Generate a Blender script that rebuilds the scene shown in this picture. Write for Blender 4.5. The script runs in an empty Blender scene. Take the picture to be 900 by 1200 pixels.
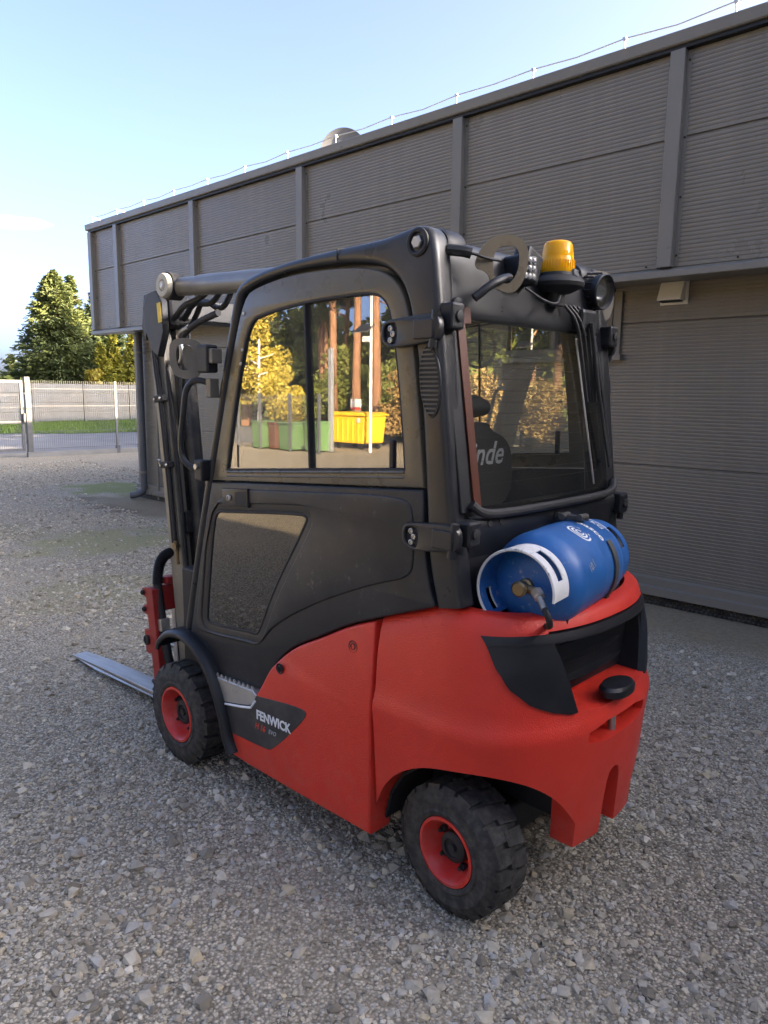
import bpy, bmesh, math, random
import numpy as np
from mathutils import Vector, Matrix
from mathutils.geometry import tessellate_polygon

random.seed(7)
RNG = np.random.default_rng(7)
R = math.radians
SC = bpy.context.scene
COL = SC.collection

# ------------------------------------------------------------------ camera
cam_data = bpy.data.cameras.new('camera')
cam = bpy.data.objects.new('camera', cam_data)
COL.objects.link(cam)
SC.camera = cam
cam_data.sensor_fit = 'VERTICAL'
cam_data.sensor_height = 36.0
cam_data.lens = 870.0 / 1200.0 * 36.0
cam_data.clip_start = 0.05
cam_data.clip_end = 2000.0
right = Vector((-0.721531, -0.692282, 0.011777))
down = Vector((-0.117528, 0.105697, -0.987429))
fwd = Vector((0.682334, -0.713845, -0.157626))
m = Matrix.Identity(4)
m.col[0][:3] = right
m.col[1][:3] = -down
m.col[2][:3] = -fwd
m.col[3][:3] = (-2.8054, 2.1599, 1.642)
cam.matrix_world = m

# ------------------------------------------------------------------ sky and sun
SUN_EL, SUN_AZ = R(17.5), R(235.0)         # the sun stands low behind the warehouse
SUN_DIR = Vector((math.sin(SUN_AZ) * math.cos(SUN_EL), math.cos(SUN_AZ) * math.cos(SUN_EL), math.sin(SUN_EL)))
world = bpy.data.worlds.new('World')
SC.world = world
world.use_nodes = True
nt = world.node_tree
nt.nodes.clear()
w_out = nt.nodes.new('ShaderNodeOutputWorld')
w_bg = nt.nodes.new('ShaderNodeBackground')
w_sky = nt.nodes.new('ShaderNodeTexSky')
w_sky.sky_type = 'NISHITA'
w_sky.sun_disc = False
w_sky.sun_elevation = SUN_EL
w_sky.sun_rotation = SUN_AZ
w_sky.altitude = 50.0
w_sky.air_density = 0.27
w_sky.dust_density = 4.5
w_sky.ozone_density = 3.2
w_bg.inputs['Strength'].default_value = 0.15
# one thin drift of cloud, low over the trees
tc = nt.nodes.new('ShaderNodeTexCoord')
mp = nt.nodes.new('ShaderNodeMapping')
mp.inputs['Scale'].default_value = (5.0, 5.0, 30.0)
nz = nt.nodes.new('ShaderNodeTexNoise')
nz.inputs['Scale'].default_value = 2.0
nz.inputs['Detail'].default_value = 7.0
nz.inputs['Roughness'].default_value = 0.6


def wm(op, a_, b_=None):
    x_ = nt.nodes.new('ShaderNodeMath')
    x_.operation = op
    for i_, v_ in enumerate((a_, b_)):
        if v_ is None:
            continue
        if isinstance(v_, (int, float)):
            x_.inputs[i_].default_value = v_
        else:
            nt.links.new(v_, x_.inputs[i_])
    return x_.outputs[0]


nrm = nt.nodes.new('ShaderNodeVectorMath')
nrm.operation = 'NORMALIZE'
nt.links.new(tc.outputs['Generated'], nrm.inputs[0])
sp3 = nt.nodes.new('ShaderNodeSeparateXYZ')
nt.links.new(nrm.outputs[0], sp3.inputs[0])
CY_, CZ_ = -0.347, 0.188
nt.links.new(nrm.outputs[0], mp.inputs['Vector'])
nt.links.new(mp.outputs[0], nz.inputs['Vector'])
across = wm('DIVIDE', wm('SUBTRACT', sp3.outputs[1], CY_), 0.048)
upward = wm('DIVIDE', wm('SUBTRACT', sp3.outputs[2], CZ_), 0.011)
rr2 = wm('ADD', wm('POWER', wm('ABSOLUTE', across), 2.0), wm('POWER', wm('ABSOLUTE', upward), 2.0))
front = wm('GREATER_THAN', sp3.outputs[0], 0.0)
fac = wm('SUBTRACT', wm('MULTIPLY', nz.outputs['Fac'], 2.0), wm('ADD', rr2, 0.35))
fac = wm('MINIMUM', wm('MAXIMUM', wm('MULTIPLY', wm('MULTIPLY', fac, front), 0.9), 0.0), 0.75)
mixc = nt.nodes.new('ShaderNodeMix')
mixc.data_type = 'RGBA'
mixc.inputs['B'].default_value = (2.6, 2.7, 2.9, 1)
nt.links.new(fac, mixc.inputs['Factor'])
nt.links.new(w_sky.outputs[0], mixc.inputs['A'])
nt.links.new(mixc.outputs['Result'], w_bg.inputs['Color'])
nt.links.new(w_bg.outputs[0], w_out.inputs[0])

sun_data = bpy.data.lights.new('sun', 'SUN')
sun_data.energy = 5.0
sun_data.angle = R(0.5)
sun_data.color = (1.0, 0.86, 0.66)
sun = bpy.data.objects.new('sun', sun_data)
COL.objects.link(sun)
sun.location = (-30, -30, 20)
sun.rotation_euler = (-SUN_DIR).to_track_quat('-Z', 'Y').to_euler()

SC.view_settings.view_transform = 'Standard'
SC.view_settings.look = 'None'
SC.view_settings.gamma = 1.0
SC.view_settings.use_curve_mapping = False
SC.view_settings.exposure = 3.2
SC.view_settings.use_white_balance = True
SC.view_settings.white_balance_temperature = 7700
SC.view_settings.white_balance_tint = 10
SC.cycles.max_bounces = 8
SC.cycles.diffuse_bounces = 4
SC.cycles.glossy_bounces = 4
SC.cycles.transparent_max_bounces = 16
SC.cycles.use_denoising = True
SC.cycles.sample_clamp_indirect = 8.0

# ------------------------------------------------------------------ materials
MATS = {}


def mat(name, color, rough=0.5, metal=0.0, spec=0.5, var=0.0, vscale=6.0, bump=0.0, bscale=200.0,
        dust=0.0, dust_col=(0.30, 0.27, 0.22), dscale=9.0, coat=0.0, rvar=0.0, trans=0.0, ior=1.45,
        scratch=0.0, scratch_col=(0.5, 0.5, 0.5), stretch=(1, 1, 1), grime=None, streak=0.0):
    m = bpy.data.materials.new(name)
    m.use_nodes = True
    t = m.node_tree
    L = t.links.new
    b = t.nodes['Principled BSDF']
    b.inputs['Roughness'].default_value = rough
    b.inputs['Metallic'].default_value = metal
    b.inputs['Specular IOR Level'].default_value = spec
    b.inputs['Coat Weight'].default_value = coat
    b.inputs['Transmission Weight'].default_value = trans
    b.inputs['IOR'].default_value = ior
    tc = t.nodes.new('ShaderNodeTexCoord')
    mpn = t.nodes.new('ShaderNodeMapping')
    mpn.inputs['Scale'].default_value = stretch
    L(tc.outputs['Object'], mpn.inputs['Vector'])
    vec = mpn.outputs[0]
    col = None

    def noise(scale, detail=5.0, rgh=0.6):
        n = t.nodes.new('ShaderNodeTexNoise')
        n.inputs['Scale'].default_value = scale
        n.inputs['Detail'].default_value = detail
        n.inputs['Roughness'].default_value = rgh
        L(vec, n.inputs['Vector'])
        return n.outputs['Fac']

    def ramp(src, a, bb):
        r = t.nodes.new('ShaderNodeMapRange')
        r.inputs['From Min'].default_value = a
        r.inputs['From Max'].default_value = bb
        L(src, r.inputs['Value'])
        return r.outputs[0]

    def mix(fac, a, bcol):
        x = t.nodes.new('ShaderNodeMix')
        x.data_type = 'RGBA'
        if isinstance(fac, float):
            x.inputs['Factor'].default_value = fac
        else:
            L(fac, x.inputs['Factor'])
        for s, v in (('A', a), ('B', bcol)):
            if isinstance(v, tuple):
                x.inputs[s].default_value = (*v, 1)
            else:
                L(v, x.inputs[s])
        return x.outputs['Result']

    def mathn(op, a, v):
        x = t.nodes.new('ShaderNodeMath')
        x.operation = op
        L(a, x.inputs[0])
        if isinstance(v, (int, float)):
            x.inputs[1].default_value = v
        else:
            L(v, x.inputs[1])
        return x.outputs[0]

    cur = color
    if var > 0:
        n = ramp(noise(vscale), 0.3, 0.7)
        cur = mix(n, tuple(c * (1 - var) for c in color), tuple(min(1, c * (1 + var)) for c in color))
    if dust > 0:
        d = ramp(noise(dscale, 8.0, 0.65), 0.42, 0.78)
        cur = mix(mathn('MULTIPLY', d, dust), cur, dust_col)
    if scratch > 0:
        d = ramp(noise(38.0, 10.0, 0.75), 0.575, 0.66)
        e = ramp(noise(5.0, 3.0), 0.48, 0.62)
        cur = mix(mathn('MULTIPLY', mathn('MULTIPLY', d, e), scratch), cur, scratch_col)
    if grime:
        # splashed dirt that thins out with height
        g0, g1, gf, gc = grime
        sz = t.nodes.new('ShaderNodeSeparateXYZ')
        L(tc.outputs['Object'], sz.inputs[0])
        hgt = t.nodes.new('ShaderNodeMapRange')
        hgt.inputs['From Min'].default_value = g1
        hgt.inputs['From Max'].default_value = g0
        L(sz.outputs[2], hgt.inputs['Value'])
        sp = ramp(noise(24.0, 9.0, 0.7), 0.40, 0.66)
        cur = mix(mathn('MULTIPLY', mathn('MULTIPLY', hgt.outputs[0], sp), gf), cur, gc)
    if streak > 0:
        # rain streaks: noise drawn out downward, tone differing from sheet to sheet
        ms = t.nodes.new('ShaderNodeMapping')
        ms.inputs['Scale'].default_value = (9.0, 9.0, 0.35)
        L(tc.outputs['Object'], ms.inputs['Vector'])
        nn = t.nodes.new('ShaderNodeTexNoise')
        nn.inputs['Scale'].default_value = 1.0
        nn.inputs['Detail'].default_value = 6.0
        L(ms.outputs[0], nn.inputs['Vector'])
        cur = mix(mathn('MULTIPLY', ramp(nn.outputs['Fac'], 0.48, 0.75), streak), cur, tuple(min(1, c * 1.5) for c in color))
        oi = t.nodes.new('ShaderNodeObjectInfo')
        cur = mix(mathn('MULTIPLY', oi.outputs['Random'], 0.16), cur, tuple(c * 0.6 for c in color))
    if isinstance(cur, tuple):
        b.inputs['Base Color'].default_value = (*cur, 1)
    else:
        L(cur, b.inputs['Base Color'])
    if rvar > 0:
        rr = t.nodes.new('ShaderNodeMapRange')
        rr.inputs['From Min'].default_value = 0.3
        rr.inputs['From Max'].default_value = 0.7
        rr.inputs['To Min'].default_value = max(0.02, rough - rvar)
        rr.inputs['To Max'].default_value = min(1, rough + rvar)
        L(noise(vscale * 2.3, 6.0), rr.inputs['Value'])
        L(rr.outputs[0], b.inputs['Roughness'])
    if bump > 0:
        bn = t.nodes.new('ShaderNodeBump')
        bn.inputs['Strength'].default_value = bump
        bn.inputs['Distance'].default_value = 0.002
        L(noise(bscale, 3.0), bn.inputs['Height'])
        L(bn.outputs[0], b.inputs['Normal'])
    MATS[name] = m
    return m


def glass_mat(name, tint, refl, rough=0.0, ior=1.52, film=0.03):
    """thin pane: sees through with a tint, mirrors by Fresnel"""
    m = bpy.data.materials.new(name)
    m.use_nodes = True
    t = m.node_tree
    t.nodes.clear()
    L = t.links.new
    out = t.nodes.new('ShaderNodeOutputMaterial')
    tr = t.nodes.new('ShaderNodeBsdfTransparent')
    tr.inputs['Color'].default_value = (*tint, 1)
    gl = t.nodes.new('ShaderNodeBsdfGlossy')
    gl.inputs['Color'].default_value = (1, 1, 1, 1)
    gl.inputs['Roughness'].default_value = rough
    fr = t.nodes.new('ShaderNodeFresnel')
    fr.inputs['IOR'].default_value = ior
    mu = t.nodes.new('ShaderNodeMath')
    mu.operation = 'MULTIPLY'
    mu.inputs[1].default_value = refl
    mu.use_clamp = True
    mx = t.nodes.new('ShaderNodeMixShader')
    L(fr.outputs[0], mu.inputs[0])
    L(mu.outputs[0], mx.inputs['Fac'])
    L(tr.outputs[0], mx.inputs[1])
    L(gl.outputs[0], mx.inputs[2])
    # thin dusty film with smears
    df = t.nodes.new('ShaderNodeBsdfDiffuse')
    df.inputs['Color'].default_value = (0.62, 0.58, 0.50, 1)
    tc = t.nodes.new('ShaderNodeTexCoord')
    mpn = t.nodes.new('ShaderNodeMapping')
    mpn.inputs['Scale'].default_value = (3.0, 3.0, 1.2)
    nn = t.nodes.new('ShaderNodeTexNoise')
    nn.inputs['Scale'].default_value = 3.5
    nn.inputs['Detail'].default_value = 7.0
    nn.inputs['Roughness'].default_value = 0.65
    mr = t.nodes.new('ShaderNodeMapRange')
    mr.inputs['From Min'].default_value = 0.35
    mr.inputs['From Max'].default_value = 0.75
    mr.inputs['To Min'].default_value = film * 0.5
    mr.inputs['To Max'].default_value = film * 2.2
    L(tc.outputs['Object'], mpn.inputs['Vector'])
    L(mpn.outputs[0], nn.inputs['Vector'])
    L(nn.outputs['Fac'], mr.inputs['Value'])
    mx2 = t.nodes.new('ShaderNodeMixShader')
    L(mr.outputs[0], mx2.inputs['Fac'])
    L(mx.outputs[0], mx2.inputs[1])
    L(df.outputs[0], mx2.inputs[2])
    L(mx2.outputs[0], out.inputs['Surface'])
    MATS[name] = m
    return m


mat('red_paint', (0.66, 0.036, 0.022), rough=0.40, var=0.07, vscale=3.0, bump=0.75, bscale=240.0, dust=0.08,
    dust_col=(0.50, 0.10, 0.07), dscale=5.0, rvar=0.10, grime=(.14, .55, .30, (0.30, 0.17, 0.12)),
    scratch=0.25, scratch_col=(0.30, 0.05, 0.04))
mat('red_rim', (0.58, 0.030, 0.022), rough=0.38, var=0.08, dust=0.25, dscale=14.0)
mat('dark_red', (0.30, 0.018, 0.016), rough=0.5, var=0.15, dust=0.30, dscale=12.0, dust_col=(0.2, 0.1, 0.08))
mat('cab_paint', (0.016, 0.0172, 0.020), rough=0.33, var=0.12, vscale=4.0, bump=0.10, bscale=320.0, dust=0.10,
    dust_col=(0.16, 0.145, 0.12), dscale=4.0, rvar=0.07)
mat('door_paint', (0.016, 0.0175, 0.021), rough=0.42, var=0.10, vscale=3.0, bump=0.25, bscale=420.0, dust=0.14,
    dust_col=(0.15, 0.14, 0.12), dscale=5.0, rvar=0.07, scratch=0.35, scratch_col=(0.25, 0.24, 0.22))
mat('warm_lit_paint', (0.115, 0.095, 0.066), rough=0.30, var=0.10, vscale=5.0, dust=0.20, dust_col=(0.2, 0.18, 0.14),
    dscale=6.0, rvar=0.07)  # black cab frame with warm reflected light put into its base colour
mat('black_plastic', (0.007, 0.008, 0.011), rough=0.46, var=0.15, bump=0.2, bscale=500.0, dust=0.03)
mat('black_rubber', (0.014, 0.014, 0.015), rough=0.62, var=0.2, dust=0.14, dust_col=(0.12, 0.11, 0.10))
mat('tyre_rubber', (0.026, 0.025, 0.024), rough=0.78, var=0.25, vscale=16.0, bump=0.6, bscale=90.0, dust=0.5,
    dust_col=(0.15, 0.137, 0.115), dscale=34.0)
mat('mast_paint', (0.020, 0.021, 0.023), rough=0.38, var=0.2, dust=0.30, dust_col=(0.24, 0.20, 0.14), dscale=7.0,
    scratch=0.5, scratch_col=(0.28, 0.24, 0.18))
mat('mast_lit_side', (0.20, 0.178, 0.140), rough=0.34, var=0.2, dust=0.45, dust_col=(0.34, 0.27, 0.18), dscale=7.0,
    scratch=0.6, scratch_col=(0.36, 0.30, 0.22))  # black rail: beige reflection of the sunlit wood painted in, plus dust
mat('chrome', (0.55, 0.54, 0.52), rough=0.18, metal=1.0, rvar=0.08)
mat('steel_worn', (0.36, 0.36, 0.36), rough=0.42, metal=0.75, var=0.2, vscale=8.0, rvar=0.14, stretch=(0.25, 3, 1),
    scratch=0.4, scratch_col=(0.12, 0.11, 0.10))
mat('zinc', (0.42, 0.41, 0.39), rough=0.4, metal=0.8, var=0.2, dust=0.2)
mat('brass', (0.22, 0.16, 0.085), rough=0.42, metal=0.9, var=0.25, dust=0.3)
mat('cream_cap', (0.46, 0.41, 0.31), rough=0.5, var=0.15, dust=0.2)
mat('silver_step', (0.50, 0.49, 0.47), rough=0.38, metal=0.7, var=0.12, rvar=0.1, scratch=0.7, scratch_col=(0.1, 0.1, 0.1))
mat('tank_blue', (0.012, 0.112, 0.335), rough=0.40, var=0.14, vscale=5.0, dust=0.40, dust_col=(0.06, 0.13, 0.32), dscale=12.0,
    scratch=0.9, scratch_col=(0.36, 0.40, 0.46), rvar=0.10)
mat('white_chipped', (0.66, 0.66, 0.65), rough=0.5, var=0.08, dust=0.3, scratch=1.0, scratch_col=(0.10, 0.09, 0.09))
mat('white_print', (0.74, 0.75, 0.76), rough=0.5, var=0.05)
mat('grey_print', (0.36, 0.37, 0.38), rough=0.55, var=0.05)
mat('red_print', (0.60, 0.05, 0.03), rough=0.5, var=0.05)
mat('badge_dark', (0.032, 0.033, 0.035), rough=0.5, var=0.1, dust=0.2)
mat('strip_red', (0.07, 0.016, 0.007), rough=0.45, var=0.1)
mat('lamp_white', (0.15, 0.152, 0.155), rough=0.25, var=0.05)
mat('yellow_label', (0.75, 0.50, 0.03), rough=0.5, var=0.05)
mat('bracket_grey', (0.12, 0.107, 0.088), rough=0.36, var=0.12, dust=0.2)
mat('strap_grey', (0.085, 0.082, 0.075), rough=0.5, metal=0.4, var=0.25, dust=0.3)
mat('amber', (1.0, 0.50, 0.02), rough=0.12, trans=0.35, ior=1.3)
mat('seat_fabric', (0.020, 0.021, 0.024), rough=0.75, var=0.15, bump=0.3, bscale=700.0)
glass_mat('door_glass', (0.86, 0.88, 0.86), 3.3, film=0.045)
glass_mat('rear_glass', (0.92, 0.94, 0.93), 1.1, film=0.008)
glass_mat('far_door_glass', (0.92, 0.94, 0.92), 2.8, film=0.015)
glass_mat('dark_glass', (0.04, 0.042, 0.045), 1.8, film=0.008)
glass_mat('house_glass', (0.10, 0.11, 0.11), 4.0)
glass_mat('lamp_glass', (0.85, 0.86, 0.86), 1.5)
mat('cladding', (0.200, 0.178, 0.145), rough=0.33, var=0.05, vscale=0.7, rvar=0.06, dust=0.08, dscale=1.5,
    dust_col=(0.22, 0.20, 0.17), streak=0.22, grime=(.2, .9, .35, (0.26, 0.23, 0.18)))
mat('cladding_trim', (0.185, 0.168, 0.140), rough=0.32, var=0.05, vscale=1.2, rvar=0.05, dust=0.08, dscale=2.0)
mat('vent_cream', (0.76, 0.72, 0.64), rough=0.45, var=0.05)
mat('galvanised', (0.45, 0.46, 0.48), rough=0.42, metal=0.6, var=0.1)
mat('dish_grey', (0.075, 0.078, 0.085), rough=0.5, var=0.08)
mat('roof_sheet', (0.08, 0.08, 0.08), rough=0.7, var=0.1)
mat('membrane', (0.035, 0.033, 0.030), rough=0.6, var=0.2, dust=0.3)
mat('concrete', (0.19, 0.188, 0.184), rough=0.85, var=0.14, vscale=1.8, bump=0.4, bscale=60.0, dust=0.3,
    dust_col=(0.22, 0.21, 0.19), dscale=0.9)
mat('fence_steel', (0.11, 0.11, 0.112), rough=0.5, metal=0.0, var=0.1)
mat('fence_dark', (0.10, 0.105, 0.115), rough=0.45, metal=0.2, var=0.1)
mat('asphalt', (0.16, 0.16, 0.165), rough=0.9, var=0.2, vscale=0.7, bump=0.5, bscale=60.0)
mat('bark_pine', (0.23, 0.115, 0.062), rough=0.9, var=0.35, vscale=5.0, bump=1.0, bscale=22.0, stretch=(1, 1, 0.35))
mat('bark_dark', (0.075, 0.058, 0.044), rough=0.9, var=0.3, vscale=4.0, bump=1.0, bscale=20.0, stretch=(1, 1, 0.35))
mat('bin_yellow', (0.74, 0.45, 0.03), rough=0.42, var=0.05)
mat('bin_green', (0.10, 0.20, 0.075), rough=0.5, var=0.08)
mat('bin_brown', (0.14, 0.055, 0.035), rough=0.5, var=0.08)
mat('sign_white', (0.62, 0.60, 0.58), rough=0.5, var=0.05)
mat('sign_red', (0.50, 0.05, 0.04), rough=0.5, var=0.05)
mat('solar', (0.02, 0.022, 0.03), rough=0.2, var=0.1)


def leaf_mat(name, c1, c2, trans=0.25):
    m = bpy.data.materials.new(name)
    m.use_nodes = True
    t = m.node_tree
    L = t.links.new
    b = t.nodes['Principled BSDF']
    b.inputs['Roughness'].default_value = 0.6
    b.inputs['Specular IOR Level'].default_value = 0.25
    tc = t.nodes.new('ShaderNodeTexCoord')
    n1 = t.nodes.new('ShaderNodeTexNoise')
    n1.inputs['Scale'].default_value = 1.1
    n1.inputs['Detail'].default_value = 8.0
    n1.inputs['Roughness'].default_value = 0.8
    L(tc.outputs['Object'], n1.inputs['Vector'])
    mr = t.nodes.new('ShaderNodeMapRange')
    mr.inputs['From Min'].default_value = 0.36
    mr.inputs['From Max'].default_value = 0.64
    L(n1.outputs['Fac'], mr.inputs['Value'])
    mx = t.nodes.new('ShaderNodeMix')
    mx.data_type = 'RGBA'
    mx.inputs['A'].default_value = (*c1, 1)
    mx.inputs['B'].default_value = (*c2, 1)
    L(mr.outputs[0], mx.inputs['Factor'])
    L(mx.outputs['Result'], b.inputs['Base Color'])
    tl = t.nodes.new('ShaderNodeBsdfTranslucent')
    L(mx.outputs['Result'], tl.inputs['Color'])
    ms = t.nodes.new('ShaderNodeMixShader')
    ms.inputs['Fac'].default_value = trans
    L(b.outputs[0], ms.inputs[1])
    L(tl.outputs[0], ms.inputs[2])
    L(ms.outputs[0], t.nodes['Material Output'].inputs['Surface'])
    MATS[name] = m
    return m


leaf_mat('spruce_needles', (0.040, 0.060, 0.025), (0.14, 0.16, 0.048))
leaf_mat('spruce_dark', (0.035, 0.055, 0.026), (0.10, 0.125, 0.045))
leaf_mat('thuja', (0.17, 0.18, 0.030), (0.38, 0.33, 0.05))
leaf_mat('birch_yellow', (0.30, 0.24, 0.04), (0.52, 0.42, 0.08))
leaf_mat('rust_leaves', (0.22, 0.13, 0.045), (0.38, 0.26, 0.10))
leaf_mat('olive_leaves', (0.085, 0.115, 0.025), (0.22, 0.23, 0.06))
leaf_mat('pine_needles', (0.040, 0.055, 0.022), (0.100, 0.115, 0.040))
leaf_mat('grass_blades', (0.11, 0.20, 0.035), (0.22, 0.31, 0.06))


def gravel_mat():
    m = bpy.data.materials.new('gravel_ground')
    m.use_nodes = True
    t = m.node_tree
    L = t.links.new
    N = t.nodes.new
    b = t.nodes['Principled BSDF']
    b.inputs['Roughness'].default_value = 0.88
    b.inputs['Specular IOR Level'].default_value = 0.3
    tc = N('ShaderNodeTexCoord')

    def vor(scale, feature='F1'):
        v = N('ShaderNodeTexVoronoi')
        v.feature = feature
        v.inputs['Scale'].default_value = scale
        v.inputs['Randomness'].default_value = 1.0
        L(tc.outputs['Object'], v.inputs['Vector'])
        return v

    def noise(scale, detail=4.0):
        n = N('ShaderNodeTexNoise')
        n.inputs['Scale'].default_value = scale
        n.inputs['Detail'].default_value = detail
        L(tc.outputs['Object'], n.inputs['Vector'])
        return n.outputs['Fac']

    def rng(src, a, bb, lo=0.0, hi=1.0):
        r = N('ShaderNodeMapRange')
        r.inputs['From Min'].default_value = a
        r.inputs['From Max'].default_value = bb
        r.inputs['To Min'].default_value = lo
        r.inputs['To Max'].default_value = hi
        L(src, r.inputs['Value'])
        return r.outputs[0]

    def mixc(f, a, c):
        x = N('ShaderNodeMix')
        x.data_type = 'RGBA'
        if isinstance(f, float):
            x.inputs['Factor'].default_value = f
        else:
            L(f, x.inputs['Factor'])
        for s, v in (('A', a), ('B', c)):
            if isinstance(v, tuple):
                x.inputs[s].default_value = (*v, 1)
            else:
                L(v, x.inputs[s])
        return x.outputs['Result']

    def mth(op, a, c):
        x = N('ShaderNodeMath')
        x.operation = op
        for i, v in enumerate((a, c)):
            if isinstance(v, (int, float)):
                x.inputs[i].default_value = v
            else:
                L(v, x.inputs[i])
        return x.outputs[0]

    v1, v2 = vor(95.0), vor(34.0)
    s1 = N('ShaderNodeSeparateColor')
    L(v1.outputs['Color'], s1.inputs[0])
    s2 = N('ShaderNodeSeparateColor')
    L(v2.outputs['Color'], s2.inputs[0])
    fine = mixc(s1.outputs[0], (0.23, 0.195, 0.142), (0.70, 0.605, 0.46))
    big = mixc(s2.outputs[0], (0.36, 0.315, 0.24), (0.78, 0.70, 0.56))
    isbig = mth('MULTIPLY', rng(s2.outputs[1], 0.55, 0.60), rng(v2.outputs['Distance'], 0.42, 0.30))
    col = mixc(isbig, fine, big)
    gap = rng(v1.outputs['Distance'], 0.30, 0.62)
    col = mixc(mth('MULTIPLY', gap, 0.62), col, (0.085, 0.072, 0.055))  # shade between the stones painted into the colour
    # packed fines, tyre-worn lanes
    fines = rng(noise(0.9, 6.0), 0.50, 0.68)
    col = mixc(mth('MULTIPLY', fines, 0.45), col, (0.40, 0.335, 0.235))
    # moss and weed: shaped patches near the building corner and down the yard
    sep = N('ShaderNodeSeparateXYZ')
    L(tc.outputs['Object'], sep.inputs[0])

    def blob(cx, cy, rx, ry, strength):
        dx = mth('POWER', mth('MULTIPLY', mth('ABSOLUTE', mth('SUBTRACT', sep.outputs[0], cx), 0), 1 / rx), 2)
        dy = mth('POWER', mth('MULTIPLY', mth('ABSOLUTE', mth('SUBTRACT', sep.outputs[1], cy), 0), 1 / ry), 2)
        d = mth('ADD', dx, dy)
        nn = rng(noise(2.3, 7.0), 0.3, 0.7, -0.75, 0.75)
        return mth('MULTIPLY', rng(mth('ADD', d, nn), 1.15, 0.35), strength)

    for cx, cy, rx, ry, s_, c_ in ((9.0, -3.7, 1.15, 0.75, 0.85, (0.19, 0.21, 0.06)),
                                   (4.95, -1.5, 0.80, 0.95, 0.70, (0.27, 0.255, 0.11)),
                                   (2.9, -0.75, 0.7, 0.9, 0.50, (0.28, 0.255, 0.12)),
                                   (6.2, -0.9, 0.7, 0.5, 0.40, (0.150, 0.150, 0.060)),
                                   (7.3, -2.95, 1.3, 0.5, 0.75, (0.125, 0.090, 0.055))):
        col = mixc(blob(cx, cy, rx, ry, s_), col, c_)
    # bare dirt along the wall
    wn = rng(noise(1.7, 6.0), 0.3, 0.7, -0.25, 0.25)
    near = rng(mth('ADD', sep.outputs[1], wn), -2.55, -2.95)
    gate = mth('MULTIPLY', near, rng(sep.outputs[0], 8.6, 7.6))
    soil = mixc(noise(25.0, 6.0), (0.17, 0.13, 0.08), (0.36, 0.29, 0.185))
    col = mixc(mth('MULTIPLY', gate, 0.85), col, soil)
    L(col, b.inputs['Base Color'])
    bn = N('ShaderNodeBump')
    bn.inputs['Strength'].default_value = 0.9
    bn.inputs['Distance'].default_value = 0.012
    h = mth('ADD', mth('MULTIPLY', v1.outputs['Distance'], -0.5), mth('MULTIPLY', isbig, 0.8))
    L(h, bn.inputs['Height'])
    L(bn.outputs[0], b.inputs['Normal'])
    MATS['gravel_ground'] = m

    g = bpy.data.materials.new('gravel_stone')
    g.use_nodes = True
    t = g.node_tree
    L = t.links.new
    N = t.nodes.new
    b = t.nodes['Principled BSDF']
    b.inputs['Roughness'].default_value = 0.8
    b.inputs['Specular IOR Level'].default_value = 0.35
    oi = N('ShaderNodeObjectInfo')
    cr = N('ShaderNodeValToRGB')
    e = cr.color_ramp.elements
    e[0].position = 0.0
    e[0].color = (0.26, 0.222, 0.165, 1)
    e[1].position = 1.0
    e[1].color = (0.88, 0.80, 0.655, 1)
    for p, c in ((0.25, (0.43, 0.373, 0.285, 1)), (0.55, (0.60, 0.53, 0.415, 1)), (0.70, (0.53, 0.495, 0.44, 1)),
                 (0.80, (0.72, 0.64, 0.505, 1)), (0.90, (0.64, 0.52, 0.34, 1))):
        k = e.new(p)
        k.color = c
    L(oi.outputs['Random'], cr.inputs['Fac'])
    tc = N('ShaderNodeTexCoord')
    n = N('ShaderNodeTexNoise')
    n.inputs['Scale'].default_value = 1.3
    n.inputs['Detail'].default_value = 5.0
    L(tc.outputs['Object'], n.inputs['Vector'])
    mx = N('ShaderNodeMix')
    mx.data_type = 'RGBA'
    mx.blend_type = 'MULTIPLY'
    mx.inputs['Factor'].default_value = 0.5
    L(cr.outputs[0], mx.inputs['A'])
    L(n.outputs['Fac'], mx.inputs['B'])
    L(mx.outputs['Result'], b.inputs['Base Color'])
    MATS['gravel_stone'] = g


gravel_mat()


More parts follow.
